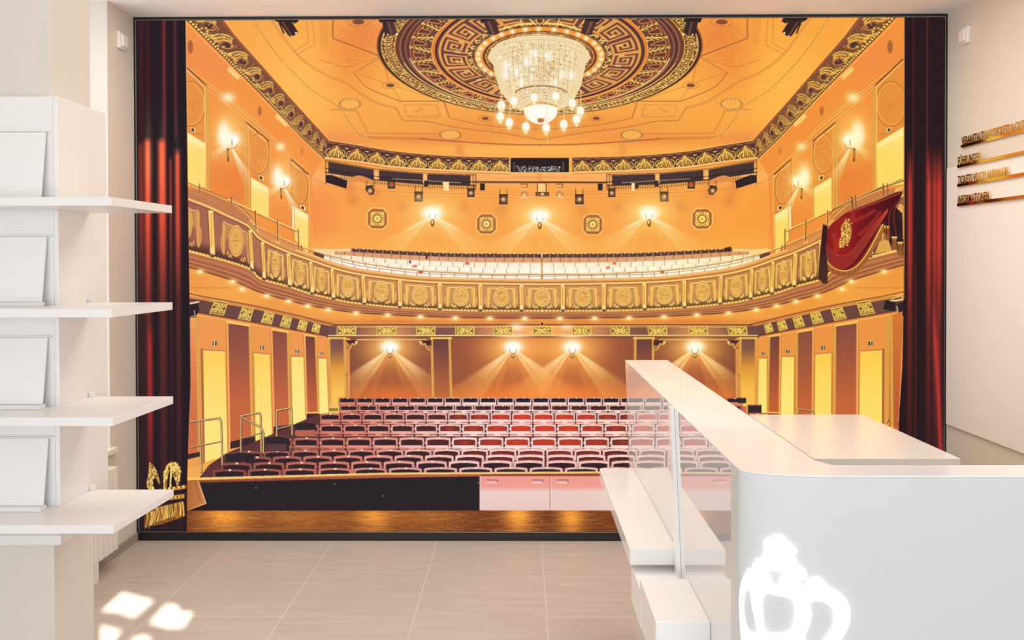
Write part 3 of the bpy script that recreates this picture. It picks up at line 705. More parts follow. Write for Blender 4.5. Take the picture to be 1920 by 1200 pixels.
dlow(381, 422, 658, 660, 385, 428, 905); dlow(476, 506, 663, 666, 480, 511, 850); dlow(546, 569, 670, 670, 549, 574, 800, 1); dlow(597, 612, 673, 673, 599, 616, 780, 1)
M.line([(378, 655), (383, 900)], 3.5, (150, 92, 66), .8)
for x0, y0, x1, y1 in ((426, 606, 431, 905), (509, 616, 514, 820), (571, 628, 575, 780)): M.line([(x0, y0), (x1, y1)], 3.6, (246, 170, 92)); M.line([(x0-2, y0), (x1-2, y1)], 1, (180, 108, 64), .9)
vbead(369, 596, 375, 900, 3.6); vbead(468.5, 612, 473.5, 850, 3.4); vbead(540, 624, 544, 812, 3); vbead(592, 632, 597, 770, 2.4)
M.line([(426, 603), (468, 611)], 3, GOLD); M.line([(510, 617), (540, 623)], 3, GOLD); M.line([(572, 628), (592, 631)], 2.6, GOLD)
for x, y, s in ((402, 644, 1.), (491, 652, .85), (557, 659, .8), (603, 663, .65)):
    M.poly([(x-6*s, y-5*s), (x+6*s, y-5*s), (x+6*s, y+5*s), (x-5*s, y+5*s)], (206, 158, 104)); M.poly([(x-3*s, y-4*s), (x-1*s, y-4*s), (x-1*s, y+4*s), (x-3*s, y+4*s)], (60, 40, 34)); M.poly([(x+1*s, y-4*s), (x+4*s, y-4*s), (x+4*s, y+4*s), (x+1*s, y+4*s)], (74, 50, 40)); M.line([(x, y-5*s), (x, y+4*s)], 1.2, (255, 246, 220))
# plinths, floor at the left wall
M.poly([(334, 866), (374, 855), (376, 875), (334, 888)], (238, 160, 84)); M.poly([(350, 852), (376, 847), (378, 855), (350, 862)], (60, 44, 48)); M.poly([(432, 828), (478, 818), (479, 832), (432, 842)], (60, 44, 50)); M.poly([(430, 842), (480, 832), (484, 852), (430, 860)], (240, 156, 78))
M.poly([(513, 800), (546, 796), (548, 812), (513, 818)], (62, 46, 52)); M.poly([(575, 776), (597, 776), (597, 793), (575, 793)], (58, 44, 50)); M.line([(574, 774), (597, 773)], 2, GOLD)
M.poly([(334, 885), (376, 872), (396, 862), (430, 856), (484, 850), (500, 880), (334, 905)], (244, 170, 84))
# pillar with bead frame at the corner
M.poly([(616, 634), (649, 634), (650, 770), (617, 790)], mgrad([(634, (122, 80, 74)), (655, (138, 90, 74)), (690, (226, 154, 66)), (730, (250, 192, 84)), (770, (246, 196, 100))], 1))
vbead(617, 634, 619, 760, 2.6); vbead(646, 634, 648.5, 748, 3); M.line([(616, 634), (648, 634)], 3, GOLD)
M.line([(651.5, 640), (654, 748)], 4.5, (226, 140, 84)); M.poly([(617, 765), (634, 765), (634, 771), (617, 771)], (150, 130, 70))
# 8 lower back wall
def bw2(X, Y):
    b = np.array([136, 78, 60], np.float32)+0*X[..., None]
    for cx, s, a in ((731, 40, .7), (962, 62, .8), (1073, 62, .8), (1303, 40, .7)):
        b = b+(np.exp(-(((X-cx)/s)**2+((Y-650)/40)**2)))[..., None]*np.array([98, 62, 12])*a
        b = b+(np.exp(-(((X-cx)/(s*1.3))**2+((Y-720)/40)**2)))[..., None]*np.array([38, 20, 0])*a
    b = b+np.clip((Y-715)/30, 0, 1)[..., None]*np.array([70, 26, -6])
    b = b+np.clip((760-abs(X-1017)*2.0)/760, 0, 1)[..., None]*np.array([24, 12, 0])
    return np.clip(b, 0, 252).astype(np.float32)
poly([(656, 634), (1380, 634), (1380, 760), (656, 760)], bw2)
M.poly([(649.5, 636), (656.5, 636), (657.5, 748), (651, 748)], (226, 140, 84)); M.line([(656.5, 640), (657.5, 746)], 1.2, (120, 70, 52))
line([(670, 637), (800, 637)], 1.6, (255, 206, 150)); line([(1236, 637), (1364, 637)], 1.6, (255, 206, 150))
def sconce_low(x, y, wd):
    glow(x, y, 50, 28, (255, 196, 104), .8)
    for sg in (-1, 1):
        D = lambda a: 90-sg*(90-a)
        beam(x+sg*2, y+2, D(46), 13, wd*1.75, (254, 178, 92), 1.); beam(x+sg*2, y+4, D(66), 7, wd*1.3, (240, 146, 74), .75)
        beam(x+sg*3, y+2, D(40), 8, 84, (255, 236, 184), 1.); beam(x+sg*3, y+4, D(56), 5, 66, (255, 232, 170), .9)
    glow(x, y-4, 20, 13, (255, 253, 232), 1., p=3); glow(x, y, 14, 10, (255, 255, 250), .95, p=3)
    ell(x, y+14, 3.2, 4.6, (176, 122, 50)); ell(x, y+13, 1.5, 2.2, (255, 226, 140)); ring(x, y+15, 3.4, 4, 1, (150, 110, 80), .9)
    for sg in (-1, 1): line([(x+sg*2, y+10), (x+sg*6, y+6), (x+sg*6, y+1)], 1.2, (176, 140, 104), .9)
for x, y, wd in ((731, 653, 84), (962, 653, 98), (1073, 653, 98), (1303, 653, 84)): sconce_low(x, y, wd)
M.poly([(812, 634), (844, 634), (846, 760), (813, 760)], vgrad(634, (106, 66, 64), 744, (196, 108, 62)))
vbead(809.5, 634, 812, 746, 3.2); vbead(843, 634, 846, 746, 3.2); M.line([(808, 634), (846, 634)], 3.2, GOLD)
for x, s in ((660, -1), (797, 1)):
    M.poly([(x-12, 638), (x+12, 638), (x+12*s, 656), (x+4*s, 648)], (66, 44, 44), .9)
    M.line(smooth([(x-10*s, 640), (x-6*s, 646), (x, 645), (x+3*s, 652), (x+8*s, 656), (x+10*s, 650)], 20), 3.4, (214, 154, 92)); M.ell(x+8*s, 652, 4.2, 4.2, (206, 140, 80)); M.ell(x+8*s, 652, 1.8, 1.8, (150, 80, 60)); M.ell(x-8*s, 642, 2.6, 2.6, (250, 206, 120))

# 9 stalls: nine rows of seats
def seat_c(x, y):  # middle frames paler: window haze put into the print colour
    """frame tint: pale in the middle, brown towards the left"""
    t = np.clip((x-370)/500., 0, 1)**1.15; 
    lo = np.clip((y-840)/50., 0, 1)
    a = np.array([104, 58, 58])*(1-t)+np.array([255, 214, 206])*t if t > .5 else np.array([104, 58, 58])*(1-2*t)+np.array([222, 132, 112])*(2*t)
    if t > .5:
        k = (t-.5)*2; a = np.array([216, 126, 106])*(1-k)+np.array([255, 212, 204])*k
    return a*(1-.30*lo)+np.array([206, 96, 90])*.30*lo
def dark_c(x, y, row):
    r = np.exp(-((x-1000)/150.)**2)*{3: 1., 4: 1., 5: .9, 6: .5, 7: .35, 2: .2}.get(row, .0)
    return np.array([54, 38, 44])*(1-r)+np.array([206, 62, 46])*r
ROWS = [(1, 745, 746.5, 754.5, 33, 651, 640, 757), (2, 759.5, 761, 769, 36, 654, 640, 772), (3, 774.5, 778, 786.5, 40, 659, 598, 792), (4, 795, 799, 808.5, 44.5, 665.5, 553, 815), (5, 819.5, 824.5, 835, 49.5, 673, 497, 842),
        (6, 841.5, 846, 852, 53, 678, 424, 860), (7, 852, 857.5, 864, 57, 652.5, 440, 872), (8, 863, 868.5, 876, 61, 687, 392, 885), (9, 875.5, 880, 887, 66, 694, 372, 892)]
poly([(636, 748), (1392, 748), (1392, 775), (1445, 790), (1480, 815), (1540, 840), (1600, 862), (1660, 895), (372, 898), (392, 872), (424, 850), (497, 820), (553, 795), (598, 776), (636, 776)], (96, 54, 54))
for row, yt_, d0_, d1_, sp, x0, xl, yn in ROWS:
    n0 = int((xl-x0)/sp)-1
    xs_ = [x0+k*sp for k in range(n0, 40) if x0+k*sp-sp/2 > xl-6 and x0+k*sp+sp/2 < 2*ax(800)-xl+14]
    for x in xs_:
        # rows curve: outer seats sit a little lower
        dy = ((x-1017)/400.)**2*2.0*(1 if row > 5 else .4); d0, d1 = d0_, d1_
        ar = (1.2 if row < 3 else 2.6 if row < 6 else 4.2)
        xm = x if x < 1017 else 2034-x
        fc = seat_c(xm, yt_); dc = dark_c(xm, yt_, row)
        hw = sp*.47
        P = [(x-hw, yn+3), (x-hw, yt_+dy+ar*.7)]+[(x+hw*math.sin(a), yt_+dy+ar*(1-math.cos(a*.9))*.9) for a in np.linspace(-1.2, 1.2, 7)]+[(x+hw, yt_+dy+ar*.7), (x+hw, yn+3)]
        poly(P, fc)
        line(P, .8, (116, 62, 58), .55)
        hd = hw*.85
        if row > 5: d1 = yn+2
        if row > 2: d0 = d0-.8
        Q = [(x-hd, d1), (x-hd, d0+dy+ar*.5)]+[(x+hd*math.sin(a), d0+dy+ar*(1-math.cos(a*.9))*.9) for a in np.linspace(-1.1, 1.1, 7)]+[(x+hd, d0+dy+ar*.5), (x+hd, d1)]
        poly(Q, dc)
        if dc[0] > 90: glow(x, (d0+d1)/2, hd*.6, 4, (222, 74, 48), .5)
        line([(x-hd, d0+dy+ar*.6), (x-hd, d1)], 1, (80, 46, 50), .7); line([(x+hd, d0+dy+ar*.6), (x+hd, d1)], 1, (80, 46, 50), .7)
        # seat edge below the back
        if row in (3, 4, 5): poly([(x-hd, d1), (x+hd*.92, d1), (x+hd*.92, yn-(3 if row > 3 else 2)), (x-hd, yn-(3 if row > 3 else 2))], np.clip(fc+8, 0, 255)); line([(x+hd, d1), (x+hd, yn-2)], 1.3, (110, 66, 62), .9)
        elif row < 3: poly([(x-hd, d1), (x+hd, d1), (x+hd, d1+2), (x-hd, d1+2)], np.clip(fc+14, 0, 255))
        line([(x-hw-.3, yt_+6+dy), (x-hw-.3, yn-2)], 1.2, (80, 44, 46), .75)
        if row in (4, 5): ell(x-hw, (d0+d1)/2+1, 1.4, 2, np.clip(fc+20, 0, 255))
        ell(x+1, yt_+dy+1.2+(row > 6)*.6, 1.6+.12*row, 1.1+.06*row, (255, 232, 186))
    if row in (2, 3, 4, 5):
        y = yn-2.4
        for x in xs_[:-1]:
            xm = x if x < 1017 else 2034-x
            fc = seat_c(xm, yt_)
            line(smooth([(x+sp*.1, y+1.5), (x+sp*.5, y-.6), (x+sp*.9, y+1.5)], 8), 2, np.clip(fc*.98, 0, 255)); line([(x+sp*.15, y+2.6), (x+sp*.85, y+2.6)], 1.6, dark_c(xm, 0, row)*1.1, .8)
# end blocks at the left aisle
ML.poly([(496, 820), (520, 816), (542, 820), (542, 846), (496, 846)], (54, 42, 48)); ML.line([(496, 820), (520, 816.5), (542, 820)], 2, (120, 74, 66)); ML.poly([(497, 833), (537, 832), (537, 845), (497, 845)], (92, 62, 62))
ML.poly([(553, 795), (572, 793), (592, 795), (592, 806), (553, 806)], (50, 40, 46)); ML.poly([(553, 807), (591, 806), (591, 816), (553, 816)], (186, 98, 84)); ML.poly([(423, 850), (450, 847), (477, 850), (477, 866), (423, 866)], (52, 40, 46)); ML.line([(423, 851), (450, 847.5), (477, 850)], 1.8, (128, 82, 70))
poly([(1383, 746), (1399, 746), (1399, 756), (1383, 756)], (58, 42, 46)); poly([(1402, 760), (1428, 760), (1428, 774), (1402, 774)], (56, 42, 46)); line([(1402, 759.5), (1428, 759.5)], 1.6, (170, 100, 80)); line([(1400, 775), (1436, 775)], 1.8, (170, 100, 80)); poly([(1392, 762), (1400, 762), (1400, 776), (1392, 776)], (214, 110, 96))
# railings
def railing(P, w=3): line(P, w+.8, (96, 66, 50)); line([(x-.5, y-.6) for x, y in P], w*.6, (232, 196, 134))
railing([(357, 791), (412, 784), (415, 792), (417, 872)]); railing([(374, 790), (378, 886)]); railing([(357, 840), (414, 828)], 1.6)
railing([(452, 866-18), (452, 780), (487, 774), (489, 782), (490, 848)]); railing([(453, 782), (490, 802), (494, 812), (494, 850)]); railing([(453, 822), (489, 812)], 1.6)
railing([(519, 818), (519, 770), (546, 765), (547, 772), (548, 816)]); railing([(521, 804), (546, 798)], 2)
railing([(1497, 776), (1497, 767), (1526, 771), (1527, 776)], 2); railing([(1664, 792), (1665, 786), (1690, 789), (1694, 795)], 2.4)

for x, y, w in ((640, 748, 3), ): pass
# 10 stage edge
poly([(350, 896), (720, 886.5), (1130, 884), (1700, 884), (1700, 889), (1130, 887.5), (720, 890), (350, 901)], (250, 190, 96))
line([(350, 897), (720, 887), (1130, 884.5), (1700, 884.5)], 1, (255, 226, 150)); 
poly([(350, 901), (720, 890), (1130, 887.5), (1700, 888), (1700, 893), (1130, 893), (720, 896), (350, 906)], vgrad(886, (200, 112, 84), 900, (150, 76, 60)))
poly([(366, 905), (720, 896), (902, 893), (902, 957), (384, 957), (366, 930)], (44, 38, 42))
poly([(1362, 892), (1700, 892), (1700, 957), (1362, 957)], (64, 50, 52))
for x, y in ((480, 915), (627, 908), (718, 930), (896, 905)): ell(x, y, 1.5, 1.3, (130, 120, 120))
def cab(X, Y):
    v = np.clip((Y-912)/10, 0, 1)[..., None]
    a = np.array([240, 158, 146], np.float32); b = np.array([236, 204, 196], np.float32)
    c = a*(1-v)+b*v
    c = c+np.clip((Y-935)/25, 0, 1)[..., None]*np.array([-4, -6, -4])
    return c+np.clip((X-1100)/80, 0, 1)[..., None]*np.array([0, 14, 18])
poly([(900, 892), (1362, 892), (1362, 958), (900, 958)], cab)
line([(900, 892), (900, 958)], 1.4, (255, 206, 190)); line([(900, 957.5), (1362, 957.5)], 1.4, (255, 220, 206)); line([(1031.5, 892), (1031.5, 958)], 1.2, (180, 110, 100)); line([(1033, 892), (1033, 958)], 1, (255, 220, 210)); line([(1162, 892), (1162, 958)], 1.2, (190, 130, 120))
for x0 in (913, 998, 1045, 1129, 1180, 1325): poly([(x0, 899.5), (x0+20, 899.5), (x0+20, 905.5), (x0, 905.5)], (240, 176, 164)); line([(x0, 900), (x0+20, 900), (x0+20, 905)], 1.4, (130, 74, 66)); line([(x0, 905.5), (x0+20, 905.5)], 1, (255, 220, 206))
poly([(900, 889), (1140, 888), (1140, 893), (900, 893)], (150, 78, 62))
def wood(X, Y):
    b = np.array([122, 66, 38], np.float32)+0*X[..., None]
    for cx, s, a in ((420, 42, .9), (560, 90, .35), (700, 34, .8), (800, 60, .35), (972, 26, 1.05), (1072, 24, 1.0), (1240, 30, .7), (1400, 50, .6)):
        b = b+(np.exp(-((X-cx)/s)**2)*(.55+.45*np.exp(-((Y-968)/14)**2)))[..., None]*np.array([146, 104, 30])*a
    b = b+(np.sin(Y*2.1+np.sin(X*.05)*2+np.sin(X*.31)*.6)*5)[..., None]
    return np.clip(b, 20, 252).astype(np.float32)
poly([(240, 957), (1790, 957), (1790, 1020), (240, 1020)], wood)
for i in range(1300):
    x = 350+rng.rand()*820; y = 958+rng.rand()*38; l = 3+rng.rand()*22
    line([(x, y), (x+l, y+rng.randn()*.5)], .8, (70, 36, 24) if i % 2 else (246, 170, 80), .22)
line([(350, 957), (900, 957)], 1.2, (60, 36, 30))
poly([(345, 903), (372, 902), (386, 944), (352, 958), (345, 956)], hgrad(350, (176, 104, 58), 386, (206, 130, 76))); line([(372, 903), (386, 944), (356, 956)], 2, (240, 180, 110)); line([(366, 903), (376, 940)], 1, (120, 66, 40)); poly([(353, 957), (386, 945), (392, 957)], (40, 32, 36))

# 11 lower truss lamps by the curtains
ML.poly([(350, 572), (372, 568), (374, 582), (366, 595), (350, 596)], (46, 36, 42)); ML.line([(352, 570), (372, 566)], 3, (240, 214, 180)); ML.line([(364, 582), (366, 592), (358, 594)], 1.4, (230, 200, 160))
line([(1666, 566), (1700, 560)], 3, (250, 222, 180)); line([(1668, 564), (1690, 552), (1696, 566)], 1.5, (240, 200, 150)); poly([(1660, 563), (1680, 566), (1678, 584), (1656, 580)], (46, 36, 40)); poly([(1682, 568), (1697, 566), (1697, 594), (1684, 590)], (52, 38, 42)); line([(1682, 575), (1684, 590)], 1.6, (236, 210, 170))
poly([(1668, 592), (1692, 584), (1694, 800), (1671, 800)], mgrad([(600, (214, 120, 62)), (780, (190, 92, 58))], 1)); vbead(1671, 592, 1673, 800, 3.6, ML); line([(1694, 600), (1685, 790)], 1.2, (250, 180, 110))
# 12 velvet drape on the right balcony
poly([(1692, 400), (1694, 480), (1680, 470), (1664, 455), (1655, 430), (1670, 380)], (56, 32, 38))
DR = smooth([(1548, 440), (1556, 424), (1574, 408), (1592, 396), (1640, 378), (1690, 359), (1680, 385), (1665, 410), (1652, 432), (1636, 462), (1618, 492), (1600, 506), (1582, 512), (1562, 508), (1549, 492), (1545, 470), (1548, 440)], 110)
poly(DR, mgrad([(1540, (112, 30, 34)), (1570, (156, 38, 36)), (1600, (134, 30, 36)), (1640, (96, 24, 32)), (1690, (70, 22, 30))], 0))
for k in range(7):
    f = k/6.
    line(smooth([(1549, 460+f*30), (1568, 478+f*26), (1594, 474+f*22), (1622, 440+f*22), (1664, 392+f*6)], 30), 2.2, (206, 76, 60), .55); line(smooth([(1549, 463+f*30), (1568, 482+f*26), (1594, 478+f*22), (1622, 444+f*22), (1664, 396+f*6)], 30), 2, (52, 18, 26), .6)
for x, y, a, b in ((1600, 415, 1640, 395), (1612, 440, 1650, 398), (1585, 420, 1600, 402), (1562, 440, 1566, 470)): line(smooth([(x, y), ((x+a)/2+3, (y+b)/2), (a, b)], 12), 3, (200, 60, 50), .45, soft=2)
line(smooth([(1592, 398), (1640, 381), (1688, 362)], 12), 2, (206, 90, 64), .7)
FR = smooth([(1546, 478), (1552, 496), (1566, 508), (1584, 512), (1602, 506), (1620, 488), (1638, 458), (1655, 425)], 60)
line(FR, 11, (150, 78, 44)); 
for i, (x, y) in enumerate(resample(FR, 90)): line([(x, y-1), (x+1, y+8)], 1, (232, 156, 84) if i % 2 else (96, 50, 34), .8)
line([(x, y-4) for x, y in FR], 2, (246, 190, 110))
poly([(1543, 420), (1552, 424), (1548, 470), (1552, 500), (1550, 530), (1540, 528), (1534, 520), (1536, 490)], (58, 30, 34)); poly([(1539, 476), (1551, 478), (1552, 531), (1543, 532), (1534, 520)], (70, 44, 38))
EM = smooth([(1586, 411), (1592, 418), (1597, 430), (1594, 450), (1586, 458), (1574, 464), (1573, 452), (1578, 440), (1577, 425), (1586, 411)], 40)
poly(EM, (206, 140, 66)); 
for i in range(120):
    x, y = 1573+rng.rand()*24, 411+rng.rand()*53
    if abs(x-(1590-(y-411)*.16)) < 9: ell(x, y, 1.4, 1.2, (255, 226, 140) if i % 3 else (120, 60, 36), .9)
for x in (1663, 1677, 1688):
    y0 = {1663: 425, 1677: 445, 1688: 455}[x]; poly([(x-4, y0), (x+4, y0), (x+5, y0+24), (x-5, y0+24)], (176, 110, 60)); line([(x-4, y0), (x+4, y0)], 3, (250, 200, 120))
    for k in range(4): line([(x-3+k*2, y0+5), (x-4+k*2.4, y0+24)], .9, (96, 52, 34))
for k in range(5): line(smooth([(1690, 364), (1680-k*4, 400), (1686-k*6, 440)], 10), 1.8, (150, 44, 42) if k % 2 else (44, 22, 30), .8)
poly([(1650, 452), (1666, 450), (1672, 470), (1640, 476)], (226, 166, 92)); beads([(1636, 480), (1680, 470)], 3.4, 1.4, (255, 226, 150), m=ML)
railing([(1556, 402), (1562, 392), (1586, 380), (1606, 372), (1650, 352), (1696, 338)], 2)
for x, y in ((1604, 366), (1598, 370), (1656, 346), (1664, 344)): line([(x, y), (x+1, y+22)], 1.6, (120, 76, 50))

# 13 curtains
def curtL(X, Y):
    b = np.array([40, 31, 37], np.float32)+0*X[..., None]
    g = lambda c, s: np.exp(-((X-c)/s)**2)
    topm = 1-np.clip((Y-250)/20, 0, 1)
    xs_ = X-(Y-30)*.006
    e = lambda c, s: np.exp(-((xs_-c)/s)**2)
    b = b+(topm*(.8*e(264, 5)+.8*e(277, 4)))[..., None]*np.array([34, 2, 2])
    b = b+(topm*(e(307, 3.4)))[..., None]*np.array([78, 16, 14]); b = b+(topm*e(328, 3))[..., None]*np.array([46, 14, 14])
    def streak(c, s, y0, soft, y1, y2, amp):
        on = np.clip((Y-y0)/soft, 0, 1)
        fade = np.interp(Y, [y0, y1, y2, 1000], [1, 1, .30, .06])
        return (e(c, s)*on*fade*amp)
    R = np.array([200, 54, 24])
    b = b+(streak(262, 5, 262, 14, 420, 560, .42)+streak(275, 6, 256, 12, 400, 600, 1.05)+streak(301, 6.4, 256, 14, 400, 580, 1.0)+streak(307, 3, 256, 14, 380, 560, .4)+streak(331, 5, 276, 16, 420, 560, .9)+streak(318, 2.4, 290, 14, 400, 560, .55)+streak(251, 3, 270, 14, 420, 560, .35))[..., None]*R
    b = b+(np.exp(-((Y-300)/70)**2)*(e(277, 6)+.7*e(302, 6)+.4*e(331, 4)))[..., None]*np.array([30, 46, 26])
    b = b+(np.clip((Y-600)/40, 0, 1)*np.clip((940-Y)/150, 0, 1)*e(278, 4.5))[..., None]*np.array([80, 6, 6])
    n = np.sin(X*1.9+np.sin(Y*.02)*2)*2.5
    return np.clip(b+n[..., None], 0, 255)
poly([(240, 20), (348, 20), (349, 120), (351, 260), (354, 480), (356, 600), (357, 720), (354, 800), (351, 900), (350, 1010), (240, 1010)], curtL)
line([(348.5, 34), (349.5, 120), (351.5, 260)], 1.2, (250, 190, 140), .8); line(smooth([(351, 270), (354, 480), (356, 600), (357, 720), (354, 800)], 20), 1, (150, 70, 60), .5)
def curtR(X, Y):
    b = np.array([42, 28, 32], np.float32)+0*X[..., None]
    xs_ = X+(Y-30)*.002
    e = lambda c, s: np.exp(-((xs_-c)/s)**2)
    b = b+(e(1713, 1.2)+1.2*e(1739, 1.6))[..., None]*np.array([44, 10, 10])*(Y < 330)[..., None]
    on = np.clip((Y-270)/80, 0, 1); fd = np.interp(Y, [330, 460, 620, 860], [1, 1, .42, .16])
    b = b+(on*fd*(e(1707, 5)*.8+e(1742, 5)*.9+e(1753, 4)*.75+e(1762, 5)*.9))[..., None]*np.array([192, 40, 26])*(.93+.07*np.sin(X*2.6))[..., None]
    lo = np.clip((Y-560)/80, 0, 1); xx = X-(1752+(Y-600)*.05)
    b = b+(lo*np.exp(-(xx/4.5)**2))[..., None]*np.array([100, 20, 18])
    b = b+(np.clip((Y-430)/80, 0, 1)*e(1718, 1.4))[..., None]*np.array([50, 10, 10])
    return np.clip(b+(np.sin(X*1.7)*2.2)[..., None], 0, 255)
poly([(1695, 20), (1790, 20), (1790, 1020), (1680, 1020), (1683, 860), (1686, 770), (1692, 690), (1694, 560)], curtR)
line([(1695.5, 34), (1695, 560)], 1.4, (250, 180, 110), .7)

# 14 gilt trimming at the foot of the left curtain
def goldsp(P, n, s=1.3):
    P = np.array(P); r = pmask(P)
    x0, y0, x1, y1 = P[:, 0].min(), P[:, 1].min(), P[:, 0].max(), P[:, 1].max()
    poly(P, (150, 92, 40))
    a, b, c, d, m = r
    for i in range(n):
        x, y = x0+rng.rand()*(x1-x0), y0+rng.rand()*(y1-y0)
        ix, iy = int((x-PX0)*SS)-a, int((y-PY0)*SS)-c
        if 0 <= iy < m.shape[0] and 0 <= ix < m.shape[1] and m[iy, ix] > .5:
            line([(x, y), (x+rng.randn()*s, y+2+rng.rand()*2)], s, [(255, 222, 120), (236, 176, 74), (96, 54, 28), (255, 240, 170)][rng.randint(4)], .95)
goldsp(smooth([(281, 866), (288, 874), (295, 886), (299, 905), (292, 903), (290, 912), (297, 920), (280, 920), (277, 908), (280, 890), (281, 866)], 40), 420)
goldsp(smooth([(308, 918), (307, 895), (311, 875), (320, 866), (332, 868), (338, 880), (336, 900), (330, 912), (322, 890), (318, 915), (308, 918)], 50), 520)
for P_ in ([(291, 896), (296, 905), (293, 918), (288, 912), (287, 902)], [(316, 885), (319, 884), (318, 912), (312, 916)], [(323, 884), (327, 896), (331, 912), (325, 914)]): poly(smooth(P_+P_[:1], 16), (44, 28, 28))
line(smooth([(308, 916), (308, 893), (313, 876), (322, 869), (332, 872), (337, 884), (336, 902)], 30), 2.2, (250, 204, 108)); line([(321, 874), (319, 914)], 2.4, (255, 220, 130)); line(smooth([(281, 868), (279, 890), (276, 908), (282, 920)], 16), 1.6, (240, 190, 96))
ML.line([(296, 921), (346, 914)], 5, (206, 146, 66)); beads([(300, 919), (348, 911)], 4, 2.2, (255, 220, 130), (140, 84, 40), m=ML); line([(300, 926), (348, 922)], 3, (44, 28, 26)); poly([(300, 932), (346, 926), (346, 934), (300, 940)], (196, 138, 60)); beads([(302, 936), (346, 930)], 3, 1.5, (250, 206, 110), (110, 66, 34), m=ML)
poly([(288, 952), (342, 940), (348, 968), (300, 984), (270, 986), (272, 968)], (140, 84, 38))
for i in range(150):
    f = i/149.; x = 274+f*70+rng.randn()*.5; y = 957-f*16+(f < .25)*5; q = rng.randn()*1.3
    line(smooth([(x, y), (x+1.5+q*.4, y+12), (x+2-4*(1-f)+q, y+25-f*2+rng.randn()*1.5)], 8), .7+rng.rand()*.8, [(244, 190, 90), (84, 48, 26), (214, 148, 62), (255, 224, 136), (160, 100, 44)][rng.randint(5)], .9)

CV = np.clip(CV, 0, 255)
# a trace of print grain, then down to one sample per picture element
IMG = CV.reshape(PH, SS, PW, SS, 3).mean((1, 3))
_t = (np.clip((np.arange(PW)-760)/500., 0, 1)[None, :, None]*np.clip(IMG.mean(2, keepdims=True)/130., 0, 1)).astype(np.float32)
IMG = IMG*(1-_t*np.array([.005, .012, .13], np.float32))          # the right half of the print is yellower
_b = IMG.copy(); _b[1:-1, 1:-1] = (IMG[:-2, 1:-1]+IMG[2:, 1:-1]+IMG[1:-1, :-2]+IMG[1:-1, 2:])/4
IMG = IMG+(IMG-_b)*.5                                               # crisp print
IMG = np.clip(IMG+rng.randn(PH, PW, 1)*2.0, 0, 255).astype(np.float32)

# ---------------------------------------------------------------- settings of the room
MURAL_N = (1520, 980)
P_FRONT, P_CEIL, P_SIDE, P_SUN, P_FILL, P_FAR = 100., 8., 11., 22., 2.5, 56.

# ================================================================= the room
import bpy, bmesh
from mathutils import Vector, Matrix
C = bpy.context.scene.collection
sc = bpy.context.scene
sc.view_settings.view_transform = 'Standard'; sc.view_settings.look = 'None'
sc.view_settings.exposure = 0.0; sc.view_settings.gamma = 1.0; sc.view_settings.use_curve_mapping = False

# camera pose (found from the vanishing points) and the pixel rays used to measure the room
FPX = 1300.0
YAW, PITCH, ROLL, CX, CY = 7.12489707e-03, -8.79463571e-03, 1.82463008e-03, 968.320191, 499.980348
cy_, sy_ = math.cos(YAW), math.sin(YAW); cp_, sp_ = math.cos(PITCH), math.sin(PITCH); cr_, sr_ = math.cos(ROLL), math.sin(ROLL)
RM = np.array([[cy_, -sy_, 0], [sy_, cy_, 0], [0, 0, 1]]) @ np.array([[1, 0, 0], [0, cp_, -sp_], [0, sp_, cp_]]) @ np.array([[cr_, 0, sr_], [0, 1, 0], [-sr_, 0, cr_]])
EYE = np.array([0, 0, 1.6])
def ray(px, py): return RM @ np.array([(px-CX)/FPX, 1, -(py-CY)/FPX])
def on_z(px, py, z):
    d = ray(px, py); t = (z-1.6)/d[2]; return EYE+d*t
def project(P):
    v = (P-EYE) @ RM
    return np.stack([CX+FPX*v[..., 0]/v[..., 1], CY-FPX*v[..., 2]/v[..., 1]], -1)
cam = bpy.data.cameras.new('camera'); co = bpy.data.objects.new('camera', cam); C.objects.link(co)
cam.sensor_fit = 'HORIZONTAL'; cam.sensor_width = 36; cam.lens = FPX/1920*36
cam.shift_x = (960-CX)/1920; cam.shift_y = (CY-600)/1920; cam.clip_start = .05
co.matrix_world = Matrix(((RM[0, 0], RM[0, 2], -RM[0, 1], 0), (RM[1, 0], RM[1, 2], -RM[1, 1], 0), (RM[2, 0], RM[2, 2], -RM[2, 1], 1.6), (0, 0, 0, 1)))
sc.camera = co

XL, XR, YB, YF, ZC = -2.206, 2.409, 3.985, -2.2, 2.99      # room faces
YM = 3.941                                                  # mural front

